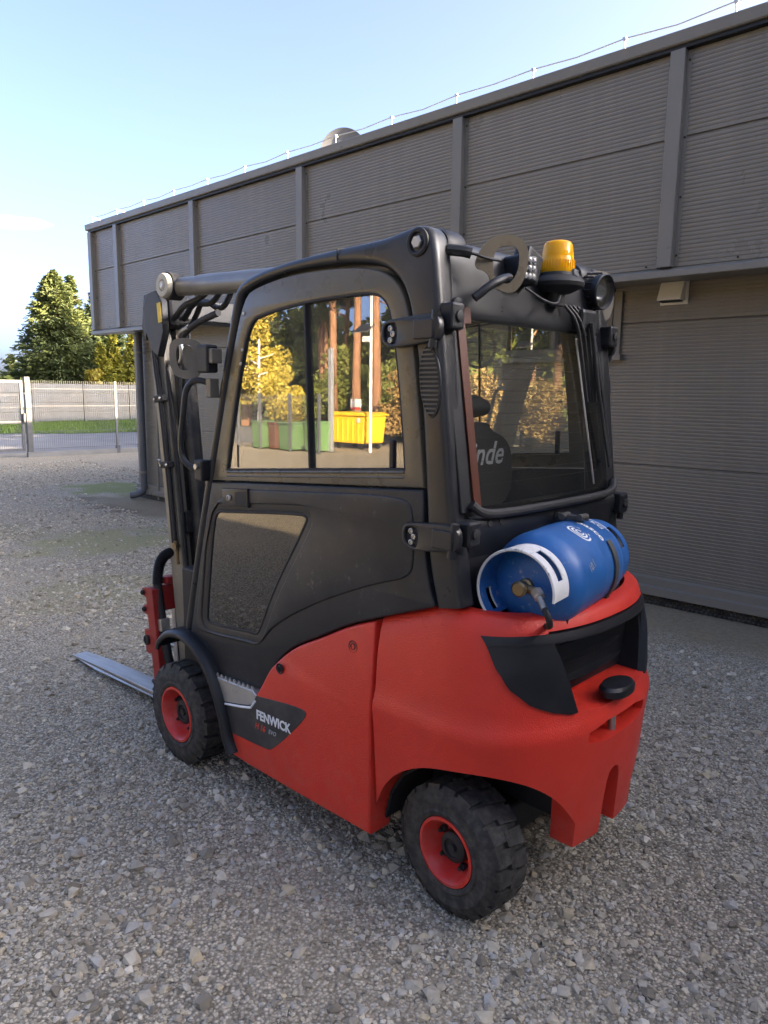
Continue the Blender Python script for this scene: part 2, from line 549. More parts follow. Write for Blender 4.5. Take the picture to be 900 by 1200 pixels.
# ------------------------------------------------------------------ mesh helpers
class MB:
    """collects shapes and builds ONE mesh object"""

    def __init__(self):
        self.v, self.f = [], []

    def add(self, verts, faces):
        o = len(self.v)
        self.v.extend([tuple(p) for p in verts])
        self.f.extend([tuple(i + o for i in f) for f in faces])
        return self

    def box(self, c, s, rot=None):
        hx, hy, hz = s[0] / 2, s[1] / 2, s[2] / 2
        vs = [Vector((x, y, z)) for x in (-hx, hx) for y in (-hy, hy) for z in (-hz, hz)]
        if rot is not None:
            vs = [rot @ p for p in vs]
        c = Vector(c)
        return self.add([p + c for p in vs],
                        [(0, 1, 3, 2), (4, 6, 7, 5), (0, 4, 5, 1), (2, 3, 7, 6), (0, 2, 6, 4), (1, 5, 7, 3)])

    def tube(self, path, r, n=10, caps=True):
        P = [Vector(p) for p in path]
        rs = r if isinstance(r, (list, tuple)) else [r] * len(P)
        vs, fs = [], []
        prev = None
        for i, p in enumerate(P):
            d = (P[min(i + 1, len(P) - 1)] - P[max(i - 1, 0)]).normalized()
            if prev is None:
                up = Vector((0, 0, 1)) if abs(d.z) < 0.9 else Vector((0, 1, 0))
                u = d.cross(up).normalized()
            else:
                u = (prev - d * prev.dot(d)).normalized()
            prev = u
            w = d.cross(u)
            for k in range(n):
                a = 2 * math.pi * k / n
                vs.append(p + (u * math.cos(a) + w * math.sin(a)) * rs[i])
        for i in range(len(P) - 1):
            for k in range(n):
                k2 = (k + 1) % n
                fs.append((i * n + k, i * n + k2, (i + 1) * n + k2, (i + 1) * n + k))
        if caps:
            fs.append(tuple(range(n))[::-1])
            fs.append(tuple((len(P) - 1) * n + k for k in range(n)))
        return self.add(vs, fs)

    def lathe(self, prof, origin, axis, n=32, closed=False, arc=(0.0, 2 * math.pi)):
        """prof: (radius, distance along axis)"""
        a = Vector(axis).normalized()
        up = Vector((0, 0, 1)) if abs(a.z) < 0.9 else Vector((1, 0, 0))
        u = a.cross(up).normalized()
        w = a.cross(u)
        o = Vector(origin)
        full = abs(arc[1] - arc[0] - 2 * math.pi) < 1e-6
        cols = n if full else n + 1
        vs, fs = [], []
        for r_, h in prof:
            for k in range(cols):
                t = arc[0] + (arc[1] - arc[0]) * k / n
                vs.append(o + a * h + (u * math.cos(t) + w * math.sin(t)) * r_)
        rows = len(prof)
        for i in range(rows if closed else rows - 1):
            i2 = (i + 1) % rows
            for k in range(n):
                k2 = (k + 1) % cols
                fs.append((i * cols + k, i2 * cols + k, i2 * cols + k2, i * cols + k2))
        return self.add(vs, fs)

    def prism(self, outline, a0, a1, axis='y'):
        """outline in the plane across the axis: (x,z) for y, (y,z) for x, (x,y) for z"""
        n = len(outline)

        def P(p, h):
            return {'y': (p[0], h, p[1]), 'x': (h, p[0], p[1]), 'z': (p[0], p[1], h)}[axis]
        vs = [P(p, a0) for p in outline] + [P(p, a1) for p in outline]
        tri = tessellate_polygon([[Vector((p[0], p[1], 0)) for p in outline]])
        fs = [tuple(t) for t in tri] + [tuple(i + n for i in t[::-1]) for t in tri]
        fs += [(i, (i + 1) % n, n + (i + 1) % n, n + i) for i in range(n)]
        return self.add(vs, fs)

    def xform(self, M):
        self.v = [tuple(M @ Vector(p)) for p in self.v]
        return self

    def build(self, name, material, parent=None, smooth=35, bevel=0.0, seg=2, loc=None, fix=True):
        me = bpy.data.meshes.new(name)
        me.from_pydata(self.v, [], self.f)
        if fix:
            bm = bmesh.new()
            bm.from_mesh(me)
            bmesh.ops.recalc_face_normals(bm, faces=bm.faces)
            bm.to_mesh(me)
            bm.free()
        o = bpy.data.objects.new(name, me)
        COL.objects.link(o)
        if isinstance(material, str):
            material = MATS[material]
        me.materials.append(material)
        if smooth:
            me.shade_smooth()
            me.set_sharp_from_angle(angle=R(smooth))
        if bevel > 0:
            md = o.modifiers.new('bevel', 'BEVEL')
            md.width = bevel
            md.segments = seg
            md.limit_method = 'ANGLE'
            md.angle_limit = R(40)
            md.harden_normals = False
        if parent is not None:
            o.parent = parent
        if loc is not None:
            o.location = loc
        return o


def tag(o, label=None, cat=None, group=None, kind=None):
    if label:
        o['label'] = label
    if cat:
        o['category'] = cat
    if group:
        o['group'] = group
    if kind:
        o['kind'] = kind
    return o


def thing(name, label, cat, loc=(0, 0, 0), rz=0.0, group=None):
    o = bpy.data.objects.new(name, None)
    o.empty_display_size = 0.3
    COL.objects.link(o)
    o.location = loc
    o.rotation_euler = (0, 0, rz)
    return tag(o, label, cat, group)


def copy_tree(o, parent=None):
    c = o.copy()
    COL.objects.link(c)
    c.parent = parent
    for ch in [x for x in bpy.data.objects if x.parent is o]:
        copy_tree(ch, c)
    return c


def area2(pl):
    return sum(pl[i][0] * pl[(i + 1) % len(pl)][1] - pl[(i + 1) % len(pl)][0] * pl[i][1] for i in range(len(pl)))


def chaikin(pts, it=2):
    """closed rounding; a point with third value 1 stays a sharp corner"""
    P = [(p[0], p[1], (p[2] if len(p) > 2 else 0)) for p in pts]
    for _ in range(it):
        Q = []
        n = len(P)
        for i in range(n):
            a, b, c = P[i - 1], P[i], P[(i + 1) % n]
            if b[2]:
                Q.append(b)
            else:
                Q.append((b[0] * .75 + a[0] * .25, b[1] * .75 + a[1] * .25, 0))
                Q.append((b[0] * .75 + c[0] * .25, b[1] * .75 + c[1] * .25, 0))
        P = Q
    return [(p[0], p[1]) for p in P]


def chaikin3(pts, it=2):
    P = [Vector(p) for p in pts]
    for _ in range(it):
        Q = [P[0]]
        for a, b in zip(P, P[1:]):
            Q += [a * .75 + b * .25, a * .25 + b * .75]
        Q.append(P[-1])
        P = Q
    return P


def offset(pl, d):
    """move a closed outline inward by d (outward for negative d)"""
    s = 1 if area2(pl) > 0 else -1
    n = len(pl)
    out = []
    for i in range(n):
        a, b, c = Vector(pl[i - 1][:2]), Vector(pl[i][:2]), Vector(pl[(i + 1) % n][:2])
        e1 = (b - a)
        e2 = (c - b)
        if e1.length < 1e-9 or e2.length < 1e-9:
            out.append(tuple(b))
            continue
        e1.normalize()
        e2.normalize()
        n1 = Vector((-e1.y, e1.x)) * s
        n2 = Vector((-e2.y, e2.x)) * s
        k = (n1 + n2)
        if k.length < 1e-6:
            k = n1
        k.normalize()
        q = max(0.45, k.dot(n1))
        out.append(tuple(b + k * d / q))
    return out


def plate(outer, holes=(), y=0.5, thick=0.03, r=0.004, steps=2, side=1, mb=None, both=False):
    """a sheet cut from outline (x,z) with holes, its outer face at y, its edges rounded by r"""
    mb = mb or MB()
    loops = [list(p[:2] for p in outer)] + [list(p[:2] for p in h) for h in holes]
    prof = []
    for k in range(steps + 1):
        a = (math.pi / 2) * k / steps
        prof.append((r * (1 - math.sin(a)), r * (1 - math.cos(a))))     # inset, depth
    rows = prof + [(0.0, thick)]
    if both:
        rows = prof + [(i, thick - d) for i, d in prof[::-1]]
    V, F = [], []
    front, back = [], []
    for li, lp in enumerate(loops):
        n = len(lp)
        base = len(V)
        for (ins, dep) in rows:
            q = offset(lp, ins if li == 0 else -ins)
            V += [(p[0], y - side * dep, p[1]) for p in q]
        for i in range(len(rows) - 1):
            for k in range(n):
                k2 = (k + 1) % n
                F.append((base + i * n + k, base + i * n + k2, base + (i + 1) * n + k2, base + (i + 1) * n + k))
        front.append([base + k for k in range(n)])
        back.append([base + (len(rows) - 1) * n + k for k in range(n)])
    for grp in (front, back):
        polys = [[Vector((V[i][0], V[i][2], 0)) for i in g] for g in grp]
        flat = [i for g in grp for i in g]
        for t in tessellate_polygon(polys):
            F.append(tuple(flat[i] for i in t))
    return mb.add(V, F)


def boolean(o, cutters, op='DIFFERENCE'):
    for c in cutters:
        md = o.modifiers.new('cut', 'BOOLEAN')
        md.operation = op
        md.solver = 'EXACT'
        md.object = c
    dg = bpy.context.evaluated_depsgraph_get()
    me = bpy.data.meshes.new_from_object(o.evaluated_get(dg))
    o.modifiers.clear()
    o.data = me
    for c in cutters:
        bpy.data.objects.remove(c)
    me.shade_smooth()
    me.set_sharp_from_angle(angle=R(32))
    return o


def text_obj(name, body, size, M, material, parent, bold=0.0, shear=0.0, depth=0.0006, align='CENTER', sx=1.0):
    cu = bpy.data.curves.new('lettering', 'FONT')
    cu.body = body
    cu.size = size
    cu.align_x = align
    cu.align_y = 'CENTER'
    cu.offset = bold
    cu.shear = shear
    cu.extrude = depth
    cu.resolution_u = 3
    tmp = bpy.data.objects.new('tmp', cu)
    COL.objects.link(tmp)
    dg = bpy.context.evaluated_depsgraph_get()
    me = bpy.data.meshes.new_from_object(tmp.evaluated_get(dg))
    bpy.data.objects.remove(tmp)
    me.transform(M @ Matrix.Diagonal((sx, 1, 1, 1)))
    me.name = name
    me.materials.clear()
    me.materials.append(MATS[material])
    o = bpy.data.objects.new(name, me)
    COL.objects.link(o)
    o.parent = parent
    return o


def basis(o, x, y):
    x = Vector(x).normalized()
    y = Vector(y).normalized()
    z = x.cross(y).normalized()
    y = z.cross(x)
    M = Matrix.Identity(4)
    M.col[0][:3] = x
    M.col[1][:3] = y
    M.col[2][:3] = z
    M.col[3][:3] = o
    return M


# ================================================================== THE SETTING
# ------------------------------------------------------------------ ground sheets
g = MB()
NX = 60
xs = np.concatenate([np.linspace(-400, -12, 6), np.linspace(-10, 14, 26), np.linspace(16, 400, 7)])
yss = np.concatenate([np.linspace(-400, -12, 6), np.linspace(-10, 12, 26), np.linspace(16, 400, 7)])
V = []
for i, x in enumerate(xs):
    for j, y in enumerate(yss):
        V.append((x, y, 0.0))
F = [(i * len(yss) + j, (i + 1) * len(yss) + j, (i + 1) * len(yss) + j + 1, i * len(yss) + j + 1)
     for i in range(len(xs) - 1) for j in range(len(yss) - 1)]
g.add(V, F)
tag(g.build('ground', 'gravel_ground', smooth=0), 'grey crushed gravel yard with mossy patches', kind='structure')

rd = MB()
rd.add([(17.2, -60, .004), (25.0, -60, .004), (25.0, -10.3, .004), (26.2, -8.5, .004), (27.5, 40, .004), (17.6, 40, .004)],
       [(0, 1, 2, 3, 4, 5)])
tag(rd.build('road', 'asphalt', smooth=0), 'pale worn road beyond the mesh fence', kind='structure')
vg = MB()
vg.add([(24.9, -60, .010), (60, -60, .010), (60, 40, .010), (27.4, 40, .010), (26.1, -8.5, .010), (24.9, -10.3, .010)],
       [(0, 1, 2, 3, 4, 5)])
mat('verge_soil', (0.060, 0.085, 0.022), rough=0.95, var=0.3, vscale=3.0)
tag(vg.build('grass_verge', 'verge_soil', smooth=0), 'strip of grass between road and concrete fence', kind='structure')


def quads_mesh(C, U, W):
    """C centres, U and W half axes (n,3) -> verts, faces"""
    n = len(C)
    v = np.empty((n, 4, 3))
    v[:, 0] = C - U - W
    v[:, 1] = C + U - W
    v[:, 2] = C + U + W
    v[:, 3] = C - U + W
    return v.reshape(-1, 3), np.arange(n * 4).reshape(n, 4)


def np_mesh(name, v, f, material):
    me = bpy.data.meshes.new(name)
    v = np.asarray(v, dtype=np.float32)
    f = np.asarray(f, dtype=np.int32)
    k = f.shape[1]
    me.vertices.add(len(v))
    me.vertices.foreach_set('co', v.ravel())
    me.loops.add(f.size)
    me.loops.foreach_set('vertex_index', f.ravel())
    me.polygons.add(len(f))
    me.polygons.foreach_set('loop_start', np.arange(0, f.size, k, dtype=np.int32))
    me.polygons.foreach_set('loop_total', np.full(len(f), k, dtype=np.int32))
    me.update(calc_edges=True)
    me.materials.append(MATS[material])
    return me


def link(name, me, parent=None, loc=None):
    o = bpy.data.objects.new(name, me)
    COL.objects.link(o)
    if parent is not None:
        o.parent = parent
    if loc is not None:
        o.location = loc
    return o


# grass blades on the verge
n = 26000
cx = RNG.uniform(24.6, 36, n)
cy = RNG.uniform(-24, -5, n)
keep = cx > 25.1 + np.maximum(0, (cy + 10.3)) * 0.62
cx, cy = cx[keep], cy[keep]
n = len(cx)
h = RNG.uniform(.06, .22, n) * (0.7 + 0.6 * np.sin(cx * 1.3 + cy) ** 2)
az = RNG.uniform(0, 6.28, n)
bx, by = np.cos(az), np.sin(az)
ln = RNG.normal(0, .06, (n, 2))
v = np.empty((n, 3, 3))
v[:, 0] = np.stack([cx - bx * .018, cy - by * .018, np.full(n, .008)], 1)
v[:, 1] = np.stack([cx + bx * .018, cy + by * .018, np.full(n, .008)], 1)
v[:, 2] = np.stack([cx + ln[:, 0], cy + ln[:, 1], h], 1)
gm = np_mesh('grass', v.reshape(-1, 3), np.arange(n * 3).reshape(n, 3), 'grass_blades')
tag(link('grass', gm), 'green grass growing along the foot of the concrete fence', 'grass', kind='stuff')

# ------------------------------------------------------------------ loose gravel: real stones near the camera
stone_col = bpy.data.collections.new('stone_shapes')
for k in range(10):
    bm = bmesh.new()
    for _ in range(13):
        p = Vector((random.gauss(0, 1), random.gauss(0, 1), random.gauss(0, 1))).normalized()
        p = Vector((p.x * random.uniform(.75, 1.1), p.y * random.uniform(.6, 1.0), p.z * random.uniform(.45, .8)))
        bm.verts.new(p)
    bmesh.ops.convex_hull(bm, input=bm.verts)
    bmesh.ops.delete(bm, geom=[q for q in bm.verts if not q.link_faces], context='VERTS')
    me = bpy.data.meshes.new('stone_shape')
    bm.to_mesh(me)
    bm.free()
    me.materials.append(MATS['gravel_stone'])
    stone_col.objects.link(bpy.data.objects.new('stone_shape', me))


def gravel_points():
    out = []
    # bands: (x0,x1,y0,y1,count,mean radius)
    spec = [(-3.4, 1.2, -2.6, 2.9, 135000, 0.0054), (-3.4, 1.2, -2.6, 2.9, 8000, 0.0120),
            (1.2, 6.5, -2.6, 2.2, 42000, 0.0085), (1.2, 6.5, -2.6, 2.2, 5000, 0.016),
            (-3.4, -0.3, -1.2, 2.6, 30000, 0.0050), (-3.4, -0.3, -1.2, 2.6, 5500, 0.0145), (6.5, 14.5, -5.5, 2.5, 45000, 0.013),
            (-3.4, 0.3, -1.8, 2.4, 26000, 0.0085)]
    for x0, x1, y0, y1, n, rr in spec:
        x = RNG.uniform(x0, x1, n)
        y = RNG.uniform(y0, y1, n)
        dens = 0.62 + 0.38 * np.sin(x * 2.1 + 1.3 * np.sin(y * 1.7)) * np.sin(y * 2.6 + 1.1 * np.sin(x * 1.2))
        k = RNG.uniform(0, 1, n) < dens
        x, y = x[k], y[k]
        moss = ((x - 9.0) / 1.3) ** 2 + ((y + 3.7) / .95) ** 2 + .5 * np.sin(x * 7) * np.sin(y * 9)
        moss2 = ((x - 4.95) / .8) ** 2 + ((y + 1.5) / .9) ** 2 + .5 * np.sin(x * 8) * np.sin(y * 7)
        k = (moss > 1) & ((moss2 > 1) | (RNG.uniform(0, 1, len(x)) < .16)) & ((y > -2.75) | (x > 8.6))
        x, y = x[k], y[k]
        r = rr * np.exp(RNG.normal(0, .42, len(x)))
        r = np.minimum(r, .034)
        out.append(np.stack([x, y, r], 1))
    return np.concatenate(out)


gp = gravel_points()
me = bpy.data.meshes.new('gravel')
co = np.stack([gp[:, 0], gp[:, 1], gp[:, 2] * 0.08], 1).astype(np.float32)
me.vertices.add(len(co))
me.vertices.foreach_set('co', co.ravel())
at = me.attributes.new('size', 'FLOAT', 'POINT')
at.data.foreach_set('value', gp[:, 2].astype(np.float32))
me.update()
gravel = link('gravel', me)
tag(gravel, 'loose crushed grey stones scattered over the yard around the forklift', 'gravel', kind='stuff')
ng = bpy.data.node_groups.new('gravel_scatter', 'GeometryNodeTree')
ng.interface.new_socket('Geometry', in_out='INPUT', socket_type='NodeSocketGeometry')
ng.interface.new_socket('Geometry', in_out='OUTPUT', socket_type='NodeSocketGeometry')
gi = ng.nodes.new('NodeGroupInput')
go = ng.nodes.new('NodeGroupOutput')
iop = ng.nodes.new('GeometryNodeInstanceOnPoints')
ci = ng.nodes.new('GeometryNodeCollectionInfo')
ci.inputs['Collection'].default_value = stone_col
ci.inputs['Separate Children'].default_value = True
ci.inputs['Reset Children'].default_value = True
na = ng.nodes.new('GeometryNodeInputNamedAttribute')
na.data_type = 'FLOAT'
na.inputs['Name'].default_value = 'size'
rv = ng.nodes.new('FunctionNodeRandomValue')
rv.data_type = 'FLOAT_VECTOR'
rv.inputs['Min'].default_value = (-0.35, -0.35, 0)
rv.inputs['Max'].default_value = (0.35, 0.35, 6.283)
iop.inputs['Pick Instance'].default_value = True
ng.links.new(gi.outputs[0], iop.inputs['Points'])
ng.links.new(ci.outputs[0], iop.inputs['Instance'])
ng.links.new(rv.outputs[0], iop.inputs['Rotation'])
ng.links.new(na.outputs[0], iop.inputs['Scale'])
ng.links.new(iop.outputs[0], go.inputs[0])
gmod = gravel.modifiers.new('scatter', 'NODES')
gmod.node_group = ng

# ------------------------------------------------------------------ the warehouse
WY = -3.5            # lower wall face
UY = -3.0            # face of the upper storey's pilasters
XL, XR = 7.88, -30.0
wh = thing('warehouse', 'long anthracite metal clad warehouse with an overhanging upper band', 'warehouse', (0, -3.5, 0))
OFFW = Vector((0, 3.5, 0))


def wpart(mb, name, material, **k):
    mb.v = [tuple(Vector(p) + OFFW) for p in mb.v]
    return mb.build(name, material, wh, **k)


def ribbed(x0, x1, z0, z1, y, pitch=0.026, depth=0.0045):
    """horizontally micro-ribbed cladding sheet with returned edges"""
    pr = [(y - .03, z0), (y - .004, z0), (y, z0 + .004)]
    n = int((z1 - z0 - .012) / pitch)
    p = (z1 - z0 - .012) / n
    z = z0 + .006
    for i in range(n):
        pr += [(y, z + p * .05), (y, z + p * .50), (y - depth, z + p * .62), (y - depth, z + p * .88)]
        z += p
    pr += [(y, z1 - .004), (y - .004, z1), (y - .03, z1)]
    mb = MB()
    k = len(pr)
    mb.add([(x0, a, b) for a, b in pr] + [(x1, a, b) for a, b in pr],
           [(i, i + 1, k + i + 1, k + i) for i in range(k - 1)])
    mb.add([(x0, a, b) for a, b in pr[::1]], [tuple(range(k))])
    mb.add([(x1, a, b) for a, b in pr[::-1]], [tuple(range(k))])
    return mb


rows = [(0.245, 1.108), (1.112, 2.208), (2.212, 2.500)]
for z0, z1 in rows[:2]:
    if z1 < 2:
        wpart(ribbed(XL, XR, z0, z1, WY), 'wall_panel', 'cladding', smooth=0)
# the two upper rows leave room for the window (x .09 .. 1.14, z 1.97 .. 2.46)
wx0, wx1, wz0, wz1 = 0.09, 1.14, 1.975, 2.455
wpart(ribbed(XL, wx1, 1.112, 2.208, WY), 'wall_panel', 'cladding', smooth=0)
wpart(ribbed(wx0, XR, 1.112, 2.208, WY), 'wall_panel', 'cladding', smooth=0)
wpart(ribbed(wx1, wx0, 1.112, wz0, WY), 'wall_panel', 'cladding', smooth=0)
wpart(ribbed(XL, wx1, 2.212, 2.500, WY), 'wall_panel', 'cladding', smooth=0)
wpart(ribbed(wx0, XR, 2.212, 2.500, WY), 'wall_panel', 'cladding', smooth=0)
# body behind the cladding
mb = MB()
mb.box(((XL + XR) / 2 - .01, (WY - .06 - 16) / 2, 1.26), (XL - XR - .03, 16 + WY - .0, 2.4))
wpart(mb, 'core_wall', 'cladding_trim', smooth=0)
mb = MB()
mb.box(((8.16 + XR) / 2, (UY - .09 - 16.4) / 2, 3.2), (8.16 - XR, 16.4 + UY - .09, 1.40))
wpart(mb, 'upper_core', 'cladding_trim', smooth=0)
mb = MB()
mb.box(((8.1 + XR) / 2, (UY - .2 - 16.3) / 2, 3.93), (8.1 - XR, 16.3 + UY - .2, .06))
wpart(mb, 'roof', 'roof_sheet', smooth=0)
# soffit under the overhang
mb = MB()
mb.box(((8.14 + XR) / 2, (UY + WY) / 2 - .02, 2.495), (8.14 - XR, .46, .012))
wpart(mb, 'soffit', 'cladding_trim', smooth=0)
# pilasters and the panels between them
px = [8.09, 7.31, 5.37, 3.34, 1.29, -0.555]
while px[-1] > -28:
    px.append(px[-1] - 1.98)
SEAM = 3.368
for i, x in enumerate(px):
    mb = MB()
    mb.prism([(x, UY - .075), (x, UY - .004), (x + .004, UY), (x + .096, UY), (x + .100, UY - .004), (x + .100, UY - .075)],
             2.525, 3.905, 'z')
    # narrow flanges screwed to the panels at both sides
    mb.box((x - .014, UY - .052, 3.215), (.028, .004, 1.37))
    mb.box((x + .114, UY - .052, 3.215), (.028, .004, 1.37))
    p = wpart(mb, 'pilaster', 'cladding_trim', smooth=0)
    if x > -3:
        for sx in (-.016, .116):
            for z in (2.60, 2.98, 3.36, 3.84):
                s = MB().lathe([(0, .008), (.006, .008), (.008, .004), (.008, 0)], Vector((x + sx, UY - .050, z)) + OFFW,
                               (0, 1, 0), n=8)
                s.build('screw', 'black_plastic', p)
    if i:
        a, b = px[i - 1], x + .100
        wpart(ribbed(a, b, 2.525, SEAM - .003, UY - .055, .027, .004), 'wall_panel', 'cladding', smooth=0)
        wpart(ribbed(a, b, SEAM + .003, 3.905, UY - .055, .027, .004), 'wall_panel', 'cladding', smooth=0)
# fascia and lower trim, folded sheets
mb = MB()
mb.prism([(UY - .10, 3.93), (UY + .012, 3.93), (UY + .020, 3.938), (UY + .026, 4.005), (UY + .020, 4.012), (UY - .20, 4.02),
          (UY - .20, 3.95)], XR, 8.20, 'x')
wpart(mb, 'fascia', 'cladding_trim', smooth=0)
mb = MB()
mb.prism([(UY - .075, 3.906), (UY - .006, 3.906), (UY - .006, 3.928), (UY - .075, 3.928)], XR, 8.17, 'x')
wpart(mb, 'fascia_shadow_gap', 'black_plastic', smooth=0)
mb = MB()
mb.prism([(UY - .12, 2.452), (UY + .010, 2.452), (UY + .014, 2.456), (UY + .014, 2.492), (UY + .010, 2.498), (UY - .05, 2.522),
          (UY - .12, 2.522)], XR, 8.18, 'x')
wpart(mb, 'bottom_trim', 'cladding_trim', smooth=0)
for k in range(16):
    s = MB().lathe([(0, .006), (.006, .006), (.008, .003), (.008, 0)], Vector((7.7 - k * .62, UY - .046, 2.545)) + OFFW, (0, 1, 0), n=8)
    s.build('screw', 'black_plastic', wh)
# base flashing with two ledges, foundation membrane below it
mb = MB()
mb.prism([(WY - .05, .085), (WY + .055, .085), (WY + .058, .09), (WY + .058, .148), (WY + .030, .160), (WY + .030, .216),
          (WY + .004, .230), (WY + .004, .246), (WY - .05, .246)], XR, XL + .02, 'x')
wpart(mb, 'base_flashing', 'cladding_trim', smooth=0)
mb = MB()
mb.box(((XL + XR) / 2, WY - .01, .035), (XL - XR, .02, .11))
for r_ in range(3):
    for k in range(330):
        x = 6.5 - k * .034 + (r_ % 2) * .017
        z = .012 + r_ * .028
        y = WY + .001
        mb.add([(x - .015, y, z - .012), (x + .015, y, z - .012), (x + .015, y, z + .012), (x - .015, y, z + .012), (x, y + .016, z)],
               [(0, 1, 4), (1, 2, 4), (2, 3, 4), (3, 0, 4)])
tag(wpart(mb, 'foundation_membrane', 'membrane', smooth=0), kind='stuff')
# window
win = wpart(MB().box(((wx0 + wx1) / 2, WY - .03, (wz0 + wz1) / 2), (wx1 - wx0 - .004, .03, wz1 - wz0 - .004)), 'window_reveal',
            'black_plastic', smooth=0)
mb = MB()
fw = .055
for (a, b, c, d) in ((wx0, wx1, wz0, wz0 + fw), (wx0, wx1, wz1 - fw, wz1), (wx0, wx0 + fw, wz0 + fw, wz1 - fw),
                     (wx1 - fw, wx1, wz0 + fw, wz1 - fw), (.60, .64, wz0 + fw, wz1 - fw)):
    mb.box(((a + b) / 2, WY + .005, (c + d) / 2), (b - a, .05, d - c))
wpart(mb, 'window_frame', 'bracket_grey', smooth=0, bevel=.003)
wpart(MB().box((.35, WY - .004, 2.215), (.42, .006, .36)), 'window_pane', 'house_glass', smooth=0)
wpart(MB().box((.86, WY - .004, 2.215), (.42, .006, .36)), 'window_pane', 'house_glass', smooth=0)
mb = MB()
for (a, b, c, d) in ((wx0 - .07, wx0 - .002, wz0 - .05, wz1), (wx1 + .002, wx1 + .07, wz0 - .05, wz1)):
    mb.box(((a + b) / 2, WY + .012, (c + d) / 2), (b - a, .022, d - c))
mb.box(((wx0 + wx1) / 2, WY + .022, wz0 - .028), (wx1 - wx0 + .19, .07, .05))
wpart(mb, 'window_trim', 'cladding_trim', smooth=0, bevel=.002)
# vent hood on the wall
vx0, vx1, vz0, vz1 = -.495, -.285, 2.325, 2.505
vh = wpart(MB().box(((vx0 + vx1) / 2, WY + .009, (vz0 + vz1) / 2), (vx1 - vx0, .016, vz1 - vz0)), 'vent_plate', 'vent_cream',
           smooth=0, bevel=.002)
mb = MB()
mb.prism([(WY + .018, 2.352), (WY + .105, 2.352), (WY + .107, 2.360), (WY + .050, 2.488), (WY + .018, 2.494)], vx0 + .02, vx1 - .012, 'x')
mb.v = [tuple(Vector(p) + OFFW) for p in mb.v]
mb.build('vent_hood', 'vent_cream', vh, smooth=0, bevel=.003)
for k in range(9):
    mb = MB().box(Vector((vx0 + .035 + k * .018, WY + .062, 2.345)) + OFFW, (.006, .07, .010))
    mb.build('grille_bar', 'black_plastic', vh, smooth=0)
# downpipe and the thin water pipe at the corner
dp = wpart(MB().tube([(7.60, WY + .07, 2.49)] + [(7.60, WY + .07, 1.6), (7.60, WY + .07, .30)] +
                     list(chaikin3([(7.60, WY + .07, .29), (7.60, WY + .07, .13), (7.68, WY + .16, .07), (7.74, WY + .22, .06)], 2)),
                     .050, 16), 'downpipe', 'fence_dark')
for z in (2.2, .42):
    MB().lathe([(.052, -.015), (.058, -.015), (.058, .015), (.052, .015)], Vector((7.60, WY + .07, z)) + OFFW, (0, 0, 1), 18, closed=True).build(
        'pipe_clip', 'cladding_trim', dp)
tp = wpart(MB().tube([(7.20, WY + .035, 2.49), (7.20, WY + .035, .72), (7.23, WY + .035, .60), (7.24, WY + .035, .03)], .017, 10), 'water_pipe', 'cladding_trim')
mb = MB().tube([(7.18, WY + .05, .64), (7.12, WY + .09, .645), (7.04, WY + .09, .64)], .014, 8)
mb.tube([(7.10, WY + .09, .64), (7.10, WY + .09, .58)], .011, 8)
mb.v = [tuple(Vector(p) + OFFW) for p in mb.v]
mb.build('tap', 'zinc', tp)
# lightning conductor: a wire on small stands along the roof edge
stands = [8.2 - k * .752 for k in range(14)]
for x in stands:
    mb = MB().tube([(x, UY - .10, 4.012), (x, UY - .10, 4.125)], .0065, 6)
    mb.box((x, UY - .10, 4.018), (.05, .05, .012))
    mb.box((x, UY - .10, 4.128), (.026, .026, .018))
    wpart(mb, 'conductor_stand', 'galvanised')
pts = []
for i, x in enumerate(stands[:-1]):
    pts += [(x, UY - .10, 4.13), (x - .376, UY - .10, 4.118 - .006 * (i % 3))]
pts.append((stands[-1], UY - .10, 4.13))
wpart(MB().tube(pts, .0045, 6), 'conductor_wire', 'galvanised')
for x in (8.2, 7.45):
    wpart(MB().tube([(x, UY - .10, 4.13), (x - .02, UY - .75, 4.06)], .012, 6), 'roof_bracket', 'galvanised')

# unseen second building, added to keep light off the forklift tail
blocker = thing('shade_shed', 'unseen dark clad shed added to shade the forklift tail', 'shed', (-7.8, 1.4, 0))
MB().box((-3.0, 0, 2.6), (6.0, 9.4, 5.2)).build('wall_block', 'cladding_trim', blocker, smooth=0)
MB().box((-3.0, 0, 5.26), (6.2, 9.6, .10)).build('roof', 'roof_sheet', blocker, smooth=0)
MB().box((.02, .6, 1.35), (.05, 2.6, 2.7)).build('roller_door', 'cladding_trim', blocker, smooth=0)

# dish on the roof
dish = thing('satellite_dish', 'round grey dish standing on the warehouse roof', 'dish', (4.33, -4.5, 3.96))
ax = Vector((-.62, .76, .10)).normalized()
mb = MB().lathe([(0, -.055), (.10, -.050), (.20, -.028), (.268, .0), (.282, .004), (.282, -.022), (.20, -.048), (0, -.075)], (0, 0, .63), ax, 36)
mb.build('bowl', 'dish_grey', dish)
MB().tube([(0, 0, -.005), (0, -.02, .63)], .022, 10).build('mast', 'galvanised', dish)
MB().tube([(0, 0, .40), tuple(Vector((0, 0, .60)) + ax * .26)], .010, 8).build('arm', 'galvanised', dish)
MB().lathe([(0, .06), (.024, .06), (.03, .03), (.022, -.03), (0, -.03)], Vector((0, 0, .60)) + ax * .27, ax, 12).build('receiver', 'dish_grey', dish)

